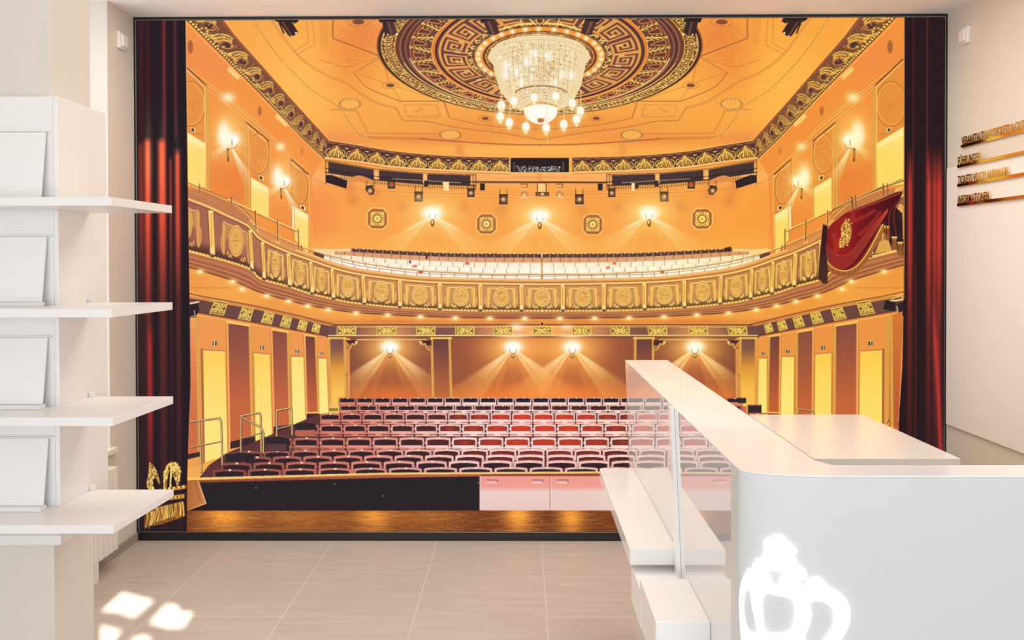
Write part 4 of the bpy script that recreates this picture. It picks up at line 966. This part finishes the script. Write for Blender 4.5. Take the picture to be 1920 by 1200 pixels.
# ---------------------------------------------------------------- materials
def srgb(c):
    return tuple((v/255/12.92 if v/255 <= .04045 else ((v/255+.055)/1.055)**2.4) for v in c)
def mat(name, col, rough=.5, metal=0., spec=.5, noise=0., nscale=8., bump=0., bscale=200.):
    m = bpy.data.materials.new(name); m.use_nodes = True; nt = m.node_tree; b = nt.nodes['Principled BSDF']
    b.inputs['Roughness'].default_value = rough; b.inputs['Metallic'].default_value = metal; b.inputs['Specular IOR Level'].default_value = spec
    tc = nt.nodes.new('ShaderNodeTexCoord')
    n = nt.nodes.new('ShaderNodeTexNoise'); n.inputs['Scale'].default_value = nscale; n.inputs['Detail'].default_value = 4
    nt.links.new(tc.outputs['Object'], n.inputs['Vector'])
    r = nt.nodes.new('ShaderNodeValToRGB')
    r.color_ramp.elements[0].color = (*[c*(1-noise) for c in col], 1); r.color_ramp.elements[1].color = (*[min(1, c*(1+noise)) for c in col], 1)
    r.color_ramp.elements[0].position = .3; r.color_ramp.elements[1].position = .7
    nt.links.new(n.outputs['Fac'], r.inputs['Fac']); nt.links.new(r.outputs['Color'], b.inputs['Base Color'])
    if bump:
        n2 = nt.nodes.new('ShaderNodeTexNoise'); n2.inputs['Scale'].default_value = bscale; nt.links.new(tc.outputs['Object'], n2.inputs['Vector'])
        bp = nt.nodes.new('ShaderNodeBump'); bp.inputs['Strength'].default_value = bump; bp.inputs['Distance'].default_value = .002
        nt.links.new(n2.outputs['Fac'], bp.inputs['Height']); nt.links.new(bp.outputs['Normal'], b.inputs['Normal'])
    return m
M_WALL = mat('wall_paint', (.72, .675, .62), .85, spec=.2, noise=.01, bump=.15)
M_CEIL = mat('ceiling_paint', (.90, .90, .91), .85, spec=.2, noise=.01)
M_PANEL = mat('white_cladding', (.86, .85, .84), .45, noise=.005)
M_LACQ = mat('white_lacquer', (.86, .86, .86), .10, noise=.004)
M_CFRONT = mat('light_grey_lacquer', (.62, .635, .64), .3, noise=.004)
M_SHELF = mat('white_shelf_laminate', (.84, .835, .83), .28, noise=.004)
M_FRAME = mat('black_frame_aluminium', (.012, .011, .012), .35, spec=.5)
M_LINE = mat('grey_frame_lip', (.30, .30, .29), .3, metal=.6)
M_GOLD = mat('polished_brass', (.83, .56, .24), .12, metal=1.)
M_RAD = mat('radiator_enamel', (.80, .78, .74), .4)
M_BASE = mat('stone_skirting', (.36, .31, .27), .5, noise=.05)
M_PLAST = mat('white_plastic', (.85, .83, .80), .4)
M_DESK = mat('desk_laminate', (.91, .90, .88), .2, noise=.004)

M_GLOSS = mat('high_gloss_white', (.80, .80, .81), .0, metal=.34, spec=.8)

def floor_mat():
    m = bpy.data.materials.new('stone_tile_floor'); m.use_nodes = True; nt = m.node_tree; b = nt.nodes['Principled BSDF']; L = nt.links.new
    tc = nt.nodes.new('ShaderNodeTexCoord'); sp = nt.nodes.new('ShaderNodeSeparateXYZ'); L(tc.outputs['Object'], sp.inputs[0])
    def mth(op, a, bb=None, c=None):
        n = nt.nodes.new('ShaderNodeMath'); n.operation = op
        for i, v in enumerate((a, bb, c)):
            if v is None: continue
            if isinstance(v, (int, float)): n.inputs[i].default_value = v
            else: L(v, n.inputs[i])
        return n.outputs[0]
    u = mth('DIVIDE', mth('ADD', sp.outputs['X'], 1.672), .5945)
    col = mth('FLOOR', u); fu = mth('FRACT', u)
    v = mth('DIVIDE', mth('ADD', mth('SUBTRACT', sp.outputs['Y'], 3.761), mth('MULTIPLY', col, .2203)), .661)
    fv = mth('FRACT', v)
    su = mth('LESS_THAN', mth('MINIMUM', fu, mth('SUBTRACT', 1., fu)), .0026)
    sv = mth('LESS_THAN', mth('MINIMUM', fv, mth('SUBTRACT', 1., fv)), .0022)
    seam = mth('MAXIMUM', su, sv)
    mp = nt.nodes.new('ShaderNodeMapping'); mp.inputs['Scale'].default_value = (1.2, 14, 1); L(tc.outputs['Object'], mp.inputs[0])
    n = nt.nodes.new('ShaderNodeTexNoise'); n.inputs['Scale'].default_value = 2.2; n.inputs['Detail'].default_value = 7; L(mp.outputs[0], n.inputs['Vector'])
    r = nt.nodes.new('ShaderNodeValToRGB'); r.color_ramp.elements[0].position = .3; r.color_ramp.elements[1].position = .72
    r.color_ramp.elements[0].color = (.50, .45, .405, 1); r.color_ramp.elements[1].color = (.58, .52, .47, 1); L(n.outputs['Fac'], r.inputs['Fac'])
    wn = nt.nodes.new('ShaderNodeTexWhiteNoise'); cb = nt.nodes.new('ShaderNodeCombineXYZ'); L(col, cb.inputs[0]); L(mth('FLOOR', v), cb.inputs[1]); L(cb.outputs[0], wn.inputs['Vector'])
    hv = nt.nodes.new('ShaderNodeHueSaturation'); L(r.outputs['Color'], hv.inputs['Color']); L(mth('ADD', mth('MULTIPLY', wn.outputs['Value'], .05), .975), hv.inputs['Value'])
    mx = nt.nodes.new('ShaderNodeMix'); mx.data_type = 'RGBA'; L(seam, mx.inputs['Factor']); L(hv.outputs['Color'], mx.inputs['A']); mx.inputs['B'].default_value = (.74, .68, .62, 1)
    L(mx.outputs['Result'], b.inputs['Base Color']); b.inputs['Roughness'].default_value = .38
    return m
M_FLOOR = floor_mat()

# ---------------------------------------------------------------- geometry helpers
def box(bm, x0, x1, y0, y1, z0, z1):
    v = [bm.verts.new(p) for p in ((x0, y0, z0), (x1, y0, z0), (x1, y1, z0), (x0, y1, z0), (x0, y0, z1), (x1, y0, z1), (x1, y1, z1), (x0, y1, z1))]
    for f in ((0, 3, 2, 1), (4, 5, 6, 7), (0, 1, 5, 4), (1, 2, 6, 5), (2, 3, 7, 6), (3, 0, 4, 7)): bm.faces.new([v[i] for i in f])
def prism(bm, pts, axis, a, b):
    """extrude a closed outline along an axis; pts are the two other coordinates in order"""
    def P(u, v, w): return {'x': (w, u, v), 'y': (u, w, v), 'z': (u, v, w)}[axis]
    A = [bm.verts.new(P(u, v, a)) for u, v in pts]; B = [bm.verts.new(P(u, v, b)) for u, v in pts]
    n = len(pts)
    for i in range(n): bm.faces.new([A[i], A[(i+1) % n], B[(i+1) % n], B[i]])
    bm.faces.new(A[::-1]); bm.faces.new(B)
def obj(name, bm, m, parent=None, bevel=0., seg=2):
    bmesh.ops.recalc_face_normals(bm, faces=bm.faces)
    me = bpy.data.meshes.new(name); bm.to_mesh(me); bm.free(); me.materials.append(m)
    o = bpy.data.objects.new(name, me); C.objects.link(o)
    if parent is not None:
        o.parent = parent; o.matrix_parent_inverse = Matrix.Translation(-parent.location)
    if bevel:
        md = o.modifiers.new('bevel', 'BEVEL'); md.width = bevel; md.segments = seg; md.limit_method = 'ANGLE'
    return o
def boxes(name, L, m, parent=None, bevel=0.):
    bm = bmesh.new()
    for b in L: box(bm, *b)
    return obj(name, bm, m, parent, bevel)
def thing(name, label, cat, loc=(0, 0, 0), group=None):
    o = bpy.data.objects.new(name, None); C.objects.link(o); o.location = loc; o.empty_display_size = .1
    return tag(o, label, cat, group)
def tag(o, label, cat, group=None):
    o['label'] = label; o['category'] = cat
    if group: o['group'] = group
    return o
def struct(o, label=None):
    o['kind'] = 'structure'
    if label: o['label'] = label
    return o

# ---------------------------------------------------------------- room shell
struct(boxes('floor', [(XL-.5, XR+.1, YF-.1, YB+.1, -.06, 0)], M_FLOOR), 'beige grey stone tile floor with pale joints')
struct(boxes('ceiling', [(XL-.5, XR+.1, YF-.1, YB+.1, ZC, ZC+.08)], M_CEIL), 'plain white ceiling')
struct(boxes('wall_back', [(XL-.5, XR+.1, YB, YB+.08, 0, ZC)], M_WALL), 'white back wall behind the large picture')
WY0, WY1, WZ = 2.35, 3.692, .57
struct(boxes('wall_left', [(XL-.34, XL, WY1, YB, 0, ZC), (XL-.34, XL, WY0, WY1, 0, WZ), (XL-.34, XL, YF, WY0, 0, ZC)], M_WALL), 'white left wall with a deep window opening')
struct(boxes('wall_right', [(XR, XR+.08, YF, YB, 0, ZC)], M_WALL), 'white right wall with lettering')
o = boxes('trim_1', [(2.389, XR-.001, YF+.02, 3.915, .675, 2.113)], M_PANEL, bevel=.002); struct(o, 'smooth white cladding panel on the right wall')
o = boxes('baseboard_left', [(XL, XL+.012, 3.56, YB-.05, 0, .048)], M_BASE); struct(o, 'grey stone skirting on the left wall')
o = boxes('baseboard_right', [(XR-.012, XR, YF+.02, YB-.05, 0, .048)], M_BASE); struct(o, 'grey stone skirting on the right wall')
o = boxes('pillar', [(-1.86, -1.431, 2.102, 2.300, 0, ZC)], M_WALL, bevel=.003); struct(o, 'square plastered pillar carrying the shelf unit')
# window in the left wall
bm = bmesh.new()
xo = XL-.32
for y0, y1, z0, z1 in ((WY0, WY1, WZ, WZ+.06), (WY0, WY1, ZC-.06, ZC), (WY0, WY0+.06, WZ, ZC), (WY1-.06, WY1, WZ, ZC), ((WY0+WY1)/2-.03, (WY0+WY1)/2+.03, WZ, ZC), (WY0, WY1, 2.2, 2.25)):
    box(bm, xo, xo+.06, y0+.0005, y1-.0005, z0+.0005, z1-.0005)
w = struct(obj('window_1', bm, M_PLAST), 'white framed window in a deep reveal')
boxes('window_sill', [(XL-.26, XL+.03, WY0+.001, WY1+.03, WZ+.0005, WZ+.03)], M_PLAST, w, .004)

# unseen front wall behind the camera, openings made up to shape the sun patches
SUN = Vector((-.62, 1.0, -.5)).normalized()        # direction the sunlight travels
PATCH = [[(190, 1146), (229, 1111), (252, 1117), (288, 1126), (262, 1150), (250, 1158), (222, 1148)],
         [(280, 1168), (306, 1140), (312, 1134), (325, 1133), (338, 1141), (331, 1147), (362, 1148), (350, 1166), (343, 1176), (318, 1178)],
         [(189, 1173), (228, 1183), (214, 1200), (205, 1215), (190, 1215)],
         [(246, 1199), (266, 1191), (284, 1197), (275, 1215), (250, 1222)]]
bm = bmesh.new(); edges = []
def loop(P):
    v = [bm.verts.new(p) for p in P]
    for i in range(len(v)): edges.append(bm.edges.new((v[i], v[(i+1) % len(v)])))
loop([(XL-.4, YF, 0), (XR+.05, YF, 0), (XR+.05, YF, ZC), (XL-.4, YF, ZC)])
for p in PATCH:
    Q = []
    for px, py in p:
        f = on_z(px, py, 0); t = (f[1]-YF)/SUN.y
        Q.append((f[0]-SUN.x*t, YF, f[2]-SUN.z*t))
    loop(Q)
bmesh.ops.triangle_fill(bm, edges=edges, use_beauty=True)
struct(obj('wall_front_sun_mask', bm, M_WALL), 'unseen street side wall, openings made up to shape the sun patches')

# ---------------------------------------------------------------- the illuminated picture wall
mur = thing('wall_mural', 'wall-filling backlit picture of a golden theatre auditorium with chandelier and red curtains', 'picture', (.1, YM, 0))
GX, GZ = MURAL_N
x0, x1, z0, z1 = XL+.016, XR-.016, .052, 2.969
gx = np.linspace(x0, x1, GX); gz = np.linspace(z0, z1, GZ)
XXg, ZZg = np.meshgrid(gx, gz)
P3 = np.stack([XXg, np.full_like(XXg, YM+.004), ZZg], -1).reshape(-1, 3)
px = project(P3)
u = np.clip(px[:, 0]-PX0-.5, 0, PW-1.001); v = np.clip(px[:, 1]-PY0-.5, 0, PH-1.001)
iu = u.astype(int); iv = v.astype(int); fu = (u-iu)[:, None]; fv = (v-iv)[:, None]
col = (IMG[iv, iu]*(1-fu)+IMG[iv, iu+1]*fu)*(1-fv)+(IMG[iv+1, iu]*(1-fu)+IMG[iv+1, iu+1]*fu)*fv
me = bpy.data.meshes.new('print')
me.vertices.add(GX*GZ); me.vertices.foreach_set('co', P3.astype(np.float32).ravel())
a = (np.arange(GZ-1)[:, None]*GX+np.arange(GX-1)[None]).ravel()
F4 = np.stack([a, a+1, a+GX+1, a+GX], 1).astype(np.int32)
me.loops.add(F4.size); me.loops.foreach_set('vertex_index', F4.ravel())
me.polygons.add(len(F4)); me.polygons.foreach_set('loop_start', np.arange(0, F4.size, 4, dtype=np.int32))
me.update(calc_edges=True)
at = me.color_attributes.new('artwork', 'BYTE_COLOR', 'POINT')
at.data.foreach_set('color_srgb', np.concatenate([col/255., np.ones((len(col), 1))], 1).astype(np.float32).ravel())
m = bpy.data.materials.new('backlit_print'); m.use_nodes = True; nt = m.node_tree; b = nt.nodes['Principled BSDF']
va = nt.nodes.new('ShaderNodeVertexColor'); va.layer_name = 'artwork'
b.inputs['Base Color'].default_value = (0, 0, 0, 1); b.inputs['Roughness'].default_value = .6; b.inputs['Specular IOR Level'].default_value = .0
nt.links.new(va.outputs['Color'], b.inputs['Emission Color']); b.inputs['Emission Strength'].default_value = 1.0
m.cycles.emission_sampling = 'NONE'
me.materials.append(m)
o = bpy.data.objects.new('print', me); C.objects.link(o); o.parent = mur; o.matrix_parent_inverse = Matrix.Translation(-mur.location)
o['label'] = 'printed theatre auditorium picture'
fx0, fx1, fz1 = XL+.001, XR-.001, ZC-.003
boxes('frame', [(fx0, x0, YM, YB-.001, 0, fz1), (x1, fx1, YM, YB-.001, 0, fz1), (x0, x1, YM, YB-.001, z1, fz1), (x0, x1, YM+.02, YB-.001, z0, z1)], M_FRAME, mur)
boxes('base_strip', [(x0, x1, YM, YB-.001, 0, z0)], M_FRAME, mur)
e = .004
boxes('frame_lip', [(x0-e, x0, YM-.002, YM, z0, z1), (x1, x1+e, YM-.002, YM, z0, z1), (x0-e, x1+e, YM-.002, YM, z1, z1+e), (x0-e, x1+e, YM-.002, YM, z0-e*.8, z0)], M_LINE, mur)

# ---------------------------------------------------------------- radiator, small wall fittings
rad = thing('radiator', 'cream ribbed radiator below the window on the left wall', 'radiator', (XL+.06, 3.0, 0))
bm = bmesh.new(); y = 2.5
while y < 3.57: box(bm, XL+.05, XL+.106, y, y+.034, .105, .535); y += .042
box(bm, XL+.055, XL+.098, 2.5, 3.575, .12, .525)
obj('body', bm, M_RAD, rad, .004)
for y in (2.7, 3.4): boxes('foot', [(XL+.0005, XL+.09, y, y+.04, 0, .1195)], M_PLAST, rad)
def fitting(x, sgn, y, z, label):
    t = thing('wall_sensor', label, 'sensor', (x, y, z), 'small white fittings high on the side walls')
    boxes('mount', sorted_box(x, x+sgn*.02, y-.028, y+.028, z-.045, z+.045), M_PLAST, t, .004)
    boxes('cover', sorted_box(x+sgn*.02, x+sgn*.034, y-.018, y+.03, z-.034, z+.03), M_PLAST, t, .004)
def sorted_box(x0, x1, y0, y1, z0, z1): return [(min(x0, x1), max(x0, x1), y0, y1, z0, z1)]
fitting(XL+.0005, 1, 3.80, 2.81, 'small white wall fitting high on the left wall beside the picture')
fitting(XR-.0005, -1, 3.765, 2.81, 'small white wall fitting high on the right wall above the brass lettering')

# ---------------------------------------------------------------- brass lettering strips
def text_mesh(s, h, aspect, ext):
    cu = bpy.data.curves.new('t', 'FONT'); cu.body = s; cu.size = 1; cu.extrude = ext; cu.offset = .012; cu.resolution_u = 3
    ob = bpy.data.objects.new('t', cu); C.objects.link(ob)
    dg = bpy.context.evaluated_depsgraph_get(); me = bpy.data.meshes.new_from_object(ob.evaluated_get(dg))
    bpy.data.objects.remove(ob); return me
for s, zb, yl, lab in (('VERANSTALTUNGSTICKETS & GUTSCHEINE', 2.208, .0172, 'topmost brass strip, lettering starts VERANSTALTUNGSTICKETS'), ('FÜHRUNGEN', 2.099, .0205, 'second brass strip from the top, lettered FÜHRUNGEN'),
                    ('TICKETS VOGTLANDBAHN', 1.996, .0195, 'third brass strip from the top, lettered TICKETS VOGTLANDBAHN'), ('INFORMATIONEN', 1.890, .0195, 'lowest brass strip, lettered INFORMATIONEN')):
    xf = XR if zb > 2.113 else 2.389
    y0_, y1_ = 3.80, 2.2
    rail = boxes('sign_rail', [(xf-.014, xf-.0005, y1_, y0_, zb, zb+.017)], M_GOLD, bevel=.001)
    tag(rail, lab+', fixed on the right wall', 'sign', 'brass lettering strips on the right wall')
    tm = text_mesh(s, 1, 1, .0018)
    n = len(tm.vertices); c = np.zeros(n*3, np.float32); tm.vertices.foreach_get('co', c); c = c.reshape(-1, 3)
    wdt = c[:, 0].max(); sx = yl*len(s)/wdt; sh = .044/.73
    out = np.stack([xf-.0125-c[:, 2]*1.0, y0_-.006-c[:, 0]*sx, zb+.016+c[:, 1]*sh], -1)
    tm.vertices.foreach_set('co', out.astype(np.float32).ravel()); tm.update()
    tm.materials.clear(); tm.materials.append(M_GOLD)
    lo = bpy.data.objects.new('lettering', tm); C.objects.link(lo); lo.parent = rail

# ---------------------------------------------------------------- brochure shelf unit round the pillar
un = thing('brochure_shelf', 'white shelving unit of four tiers wrapped round the pillar at the left', 'shelf', (-1.45, 2.0, 0))
UX, UY = -1.376, 2.05
boxes('back_panel', [(-1.90, UX-.0145, UY, 2.101, .785, 2.09)], M_SHELF, un, .002)
boxes('side_panel', [(UX-.014, UX, UY, 2.292, .785, 2.09), (-1.430, UX-.0142, 2.1015, 2.29, .785, 2.0895)], M_SHELF, un, .002)
boxes('bottom_panel', [(-1.90, UX+.004, UY-.004, 2.1005, .755, .785)], M_SHELF, un, .002)
for z in (1.777, 1.469, 1.169, .871):
    bm = bmesh.new(); prism(bm, [(-1.92, 1.90), (-1.128, 1.90), (-1.111, 2.20), (UX+.0005, 2.20), (UX+.0005, UY-.0005), (-1.92, UY-.0005)], 'z', z-.024, z)
    sh = obj('shelf', bm, M_SHELF, un, .0015)
    bm = bmesh.new(); box(bm, UX+.001, UX+.018, 2.188, 2.199, z+.0002, z+.016)
    obj('bracket', bm, M_PLAST, sh)
    # leaning display flap, a thin board
    bm = bmesh.new(); xr = UX-.028
    bm2 = [(2.016, z+.0125), (2.022, z+.0125), (2.046, z+.205), (2.040, z+.205)]
    prism(bm, bm2, 'x', -1.88, xr)
    obj('display_flap', bm, M_SHELF, un, .001)
    boxes('flap_ledge', [(-1.88, xr+.002, 2.000, 2.030, z+.0003, z+.012)], M_SHELF, un, .001)
    boxes('flap_top', [(-1.88, xr+.012, 2.040, 2.0495, z+.206, z+.209)], M_PLAST, un)

# ---------------------------------------------------------------- reception counter
ct = thing('reception_counter', 'glossy white reception counter with rounded corner, side shelves and a bright crown shape', 'counter', (.9, 2.2, 0))
PXL, YN, YFR, ZT = .480, 1.539, 1.485, 1.138
prof = [(PXL, YN)]+[(PXL+.187*(1-math.cos(t)), YN-.054*math.sin(t)) for t in np.linspace(0, math.pi/2, 25)[1:]]
prof[-1] = (.667, YFR)
front = prof+[(2.15, YFR)]
th = .055
inner = [(2.15, YFR+th), (.80, YFR+th), (.60, YFR+th+.012), (PXL+.03, YN+.05), (PXL, YN+.05)]
def smooth_sides(o_):
    for p in o_.data.polygons: p.use_smooth = True
    md_ = o_.modifiers.new('split', 'EDGE_SPLIT'); md_.split_angle = math.radians(35)
bm = bmesh.new(); prism(bm, front+inner, 'z', 0.001, ZT-.0035)
fp = obj('front_panel', bm, M_CFRONT, ct); smooth_sides(fp)
# countertop: one L-shaped ledge with the same rounded corner
bm = bmesh.new(); prism(bm, front+[(2.15, 1.563), (.70, 1.563), (.675, 1.60), (.675, 3.212), (PXL, 3.212)], 'z', ZT-.003, ZT)
ctop = obj('countertop', bm, M_LACQ, ct)
# high gloss side panel, its far end cut at a slant
bm = bmesh.new(); prism(bm, [(YN+.0505, 0.001), (2.92, .001), (3.21, ZT-.0035), (YN+.0505, ZT-.0035)], 'x', PXL, PXL+.03)
obj('side_panel', bm, M_GLOSS, ct)
bm = bmesh.new(); prism(bm, [(2.055, .52), (2.095, .52), (2.22, ZT-.004), (2.18, ZT-.004)], 'x', PXL-.012, PXL-.0005)
obj('strut', bm, M_LACQ, ct)
boxes('shelf', [(.333, PXL-.0003, 2.13, 2.963, .661, .71)], M_LACQ, ct, .002)
boxes('shelf', [(.341, PXL-.0003, 1.761, 1.998, .625, .68)], M_LACQ, ct, .002)
boxes('shelf_box', [(.343, PXL-.0003, 1.9985, 2.17, .535, .645), (.345, PXL-.0003, 1.79, 1.9985, .535, .6245)], M_LACQ, ct, .001)
# bright crown shape wrapped on the front panel, brightness put in as emission
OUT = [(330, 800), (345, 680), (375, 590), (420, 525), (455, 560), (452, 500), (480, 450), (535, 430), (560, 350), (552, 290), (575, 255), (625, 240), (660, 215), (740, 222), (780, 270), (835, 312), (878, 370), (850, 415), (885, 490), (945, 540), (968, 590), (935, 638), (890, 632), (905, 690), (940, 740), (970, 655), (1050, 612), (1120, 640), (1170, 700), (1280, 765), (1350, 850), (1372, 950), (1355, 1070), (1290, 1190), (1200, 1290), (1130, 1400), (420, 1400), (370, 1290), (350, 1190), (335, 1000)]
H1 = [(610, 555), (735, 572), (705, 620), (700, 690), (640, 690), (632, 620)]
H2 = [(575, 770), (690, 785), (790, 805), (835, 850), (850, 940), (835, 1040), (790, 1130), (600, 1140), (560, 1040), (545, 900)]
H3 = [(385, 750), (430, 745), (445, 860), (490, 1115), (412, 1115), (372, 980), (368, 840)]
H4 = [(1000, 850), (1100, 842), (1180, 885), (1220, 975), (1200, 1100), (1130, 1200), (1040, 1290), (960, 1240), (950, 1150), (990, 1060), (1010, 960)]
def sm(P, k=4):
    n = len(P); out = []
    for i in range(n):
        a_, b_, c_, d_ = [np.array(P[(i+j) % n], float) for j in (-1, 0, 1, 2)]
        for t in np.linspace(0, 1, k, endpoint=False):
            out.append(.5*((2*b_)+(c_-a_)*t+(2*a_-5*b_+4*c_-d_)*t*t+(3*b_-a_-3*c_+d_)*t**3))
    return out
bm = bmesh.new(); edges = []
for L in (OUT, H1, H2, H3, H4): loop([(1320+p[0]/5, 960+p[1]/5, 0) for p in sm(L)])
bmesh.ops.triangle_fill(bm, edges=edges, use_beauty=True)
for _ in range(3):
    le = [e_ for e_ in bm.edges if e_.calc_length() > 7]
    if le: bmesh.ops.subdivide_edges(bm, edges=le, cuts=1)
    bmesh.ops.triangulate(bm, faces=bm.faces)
off = [(x-.0035, y-.0035) if i < 3 else (x-.001, y-.0035) for i, (x, y) in enumerate(prof)]+[(2.15, YFR-.0035)]
def hit(px, py):
    d = ray(px, py)
    for (ax_, ay_), (bx_, by_) in zip(off[:-1], off[1:]):
        ex, ey = bx_-ax_, by_-ay_; den = d[0]*ey-d[1]*ex
        if abs(den) < 1e-9: continue
        t = (ax_*ey-ay_*ex)/den; s_ = (ax_*d[1]-ay_*d[0])/den
        if -1e-6 <= s_ <= 1+1e-6 and t > 0: return EYE+d*t
    d = ray(max(px, 1387), py); t = off[0][1]/d[1]; return EYE+d*t
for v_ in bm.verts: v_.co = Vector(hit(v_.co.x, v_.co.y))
m = bpy.data.materials.new('crown_emission'); m.use_nodes = True; b = m.node_tree.nodes['Principled BSDF']
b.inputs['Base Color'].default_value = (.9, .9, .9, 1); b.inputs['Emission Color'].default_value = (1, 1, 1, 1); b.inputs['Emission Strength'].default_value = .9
cr = obj('crown_shape', bm, m, fp); cr['label'] = 'white crown shape, brightness put in as emission'
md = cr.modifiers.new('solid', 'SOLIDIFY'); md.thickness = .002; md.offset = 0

# inner desk
dk = thing('desk', 'low cream office desk behind the counter in front of the picture', 'desk', (1.47, 3.2, 0))
boxes('tabletop', [(1.18, 1.766, 2.795, 3.597, .772, .80)], M_DESK, dk, .002)
boxes('body', [(1.19, 1.75, 2.81, 3.585, .001, .7715)], M_DESK, dk, .002)

# ---------------------------------------------------------------- light
def area(name, loc, rot, sx, sy, power, colr, spread=180):
    l = bpy.data.lights.new(name, 'AREA'); l.shape = 'RECTANGLE'; l.size = sx; l.size_y = sy; l.energy = power; l.color = colr; l.spread = math.radians(spread)
    o_ = bpy.data.objects.new(name, l); C.objects.link(o_); o_.location = loc; o_.rotation_euler = rot; return o_
area('shopfront_daylight', (.1, YF+.05, 1.5), (math.radians(93), 0, 0), 4.2, 2.6, P_FRONT, (.82, .92, 1.0))
area('ceiling_lamps', (.1, 1.6, ZC-.03), (0, 0, 0), 3.6, 3.0, P_CEIL, (1.0, .93, .84))
def lamp(name, loc, power, colr, rad=.22):
    l = bpy.data.lights.new(name, 'POINT'); l.energy = power; l.color = colr; l.shadow_soft_size = rad
    o_ = bpy.data.objects.new(name, l); C.objects.link(o_); o_.location = loc
lamp('added_fill_lamp', (.6, 2.6, 2.72), P_FILL, (1.0, .93, .84), .15)  # added point fill, no real lamp; lifts walls, ceiling and floor
area('ceiling_fill_by_picture', (-.05, 3.0, ZC-.03), (0, 0, 0), 3.7, .9, P_FAR, (1.0, .90, .79))  # added area fill that brightens walls, floor and desk near the picture
area('side_window_daylight', (XL-.36, (WY0+WY1)/2, 1.8), (0, math.radians(-90), 0), 2.2, 1.2, P_SIDE, (.95, .98, 1.0))
s = bpy.data.lights.new('sun', 'SUN'); s.energy = P_SUN; s.angle = math.radians(.3); s.color = (1, .98, .95)
so = bpy.data.objects.new('sun', s); C.objects.link(so); so.rotation_euler = SUN.to_track_quat('-Z', 'Y').to_euler(); so.location = (0, -6, 5)
wd = bpy.data.worlds.new('daylight'); sc.world = wd; wd.use_nodes = True
wd.node_tree.nodes['Background'].inputs[0].default_value = (.9, .95, 1, 1); wd.node_tree.nodes['Background'].inputs[1].default_value = .8
sc.cycles.max_bounces = 10; sc.cycles.diffuse_bounces = 6; sc.cycles.transparent_max_bounces = 12
sc.cycles.use_denoising = True
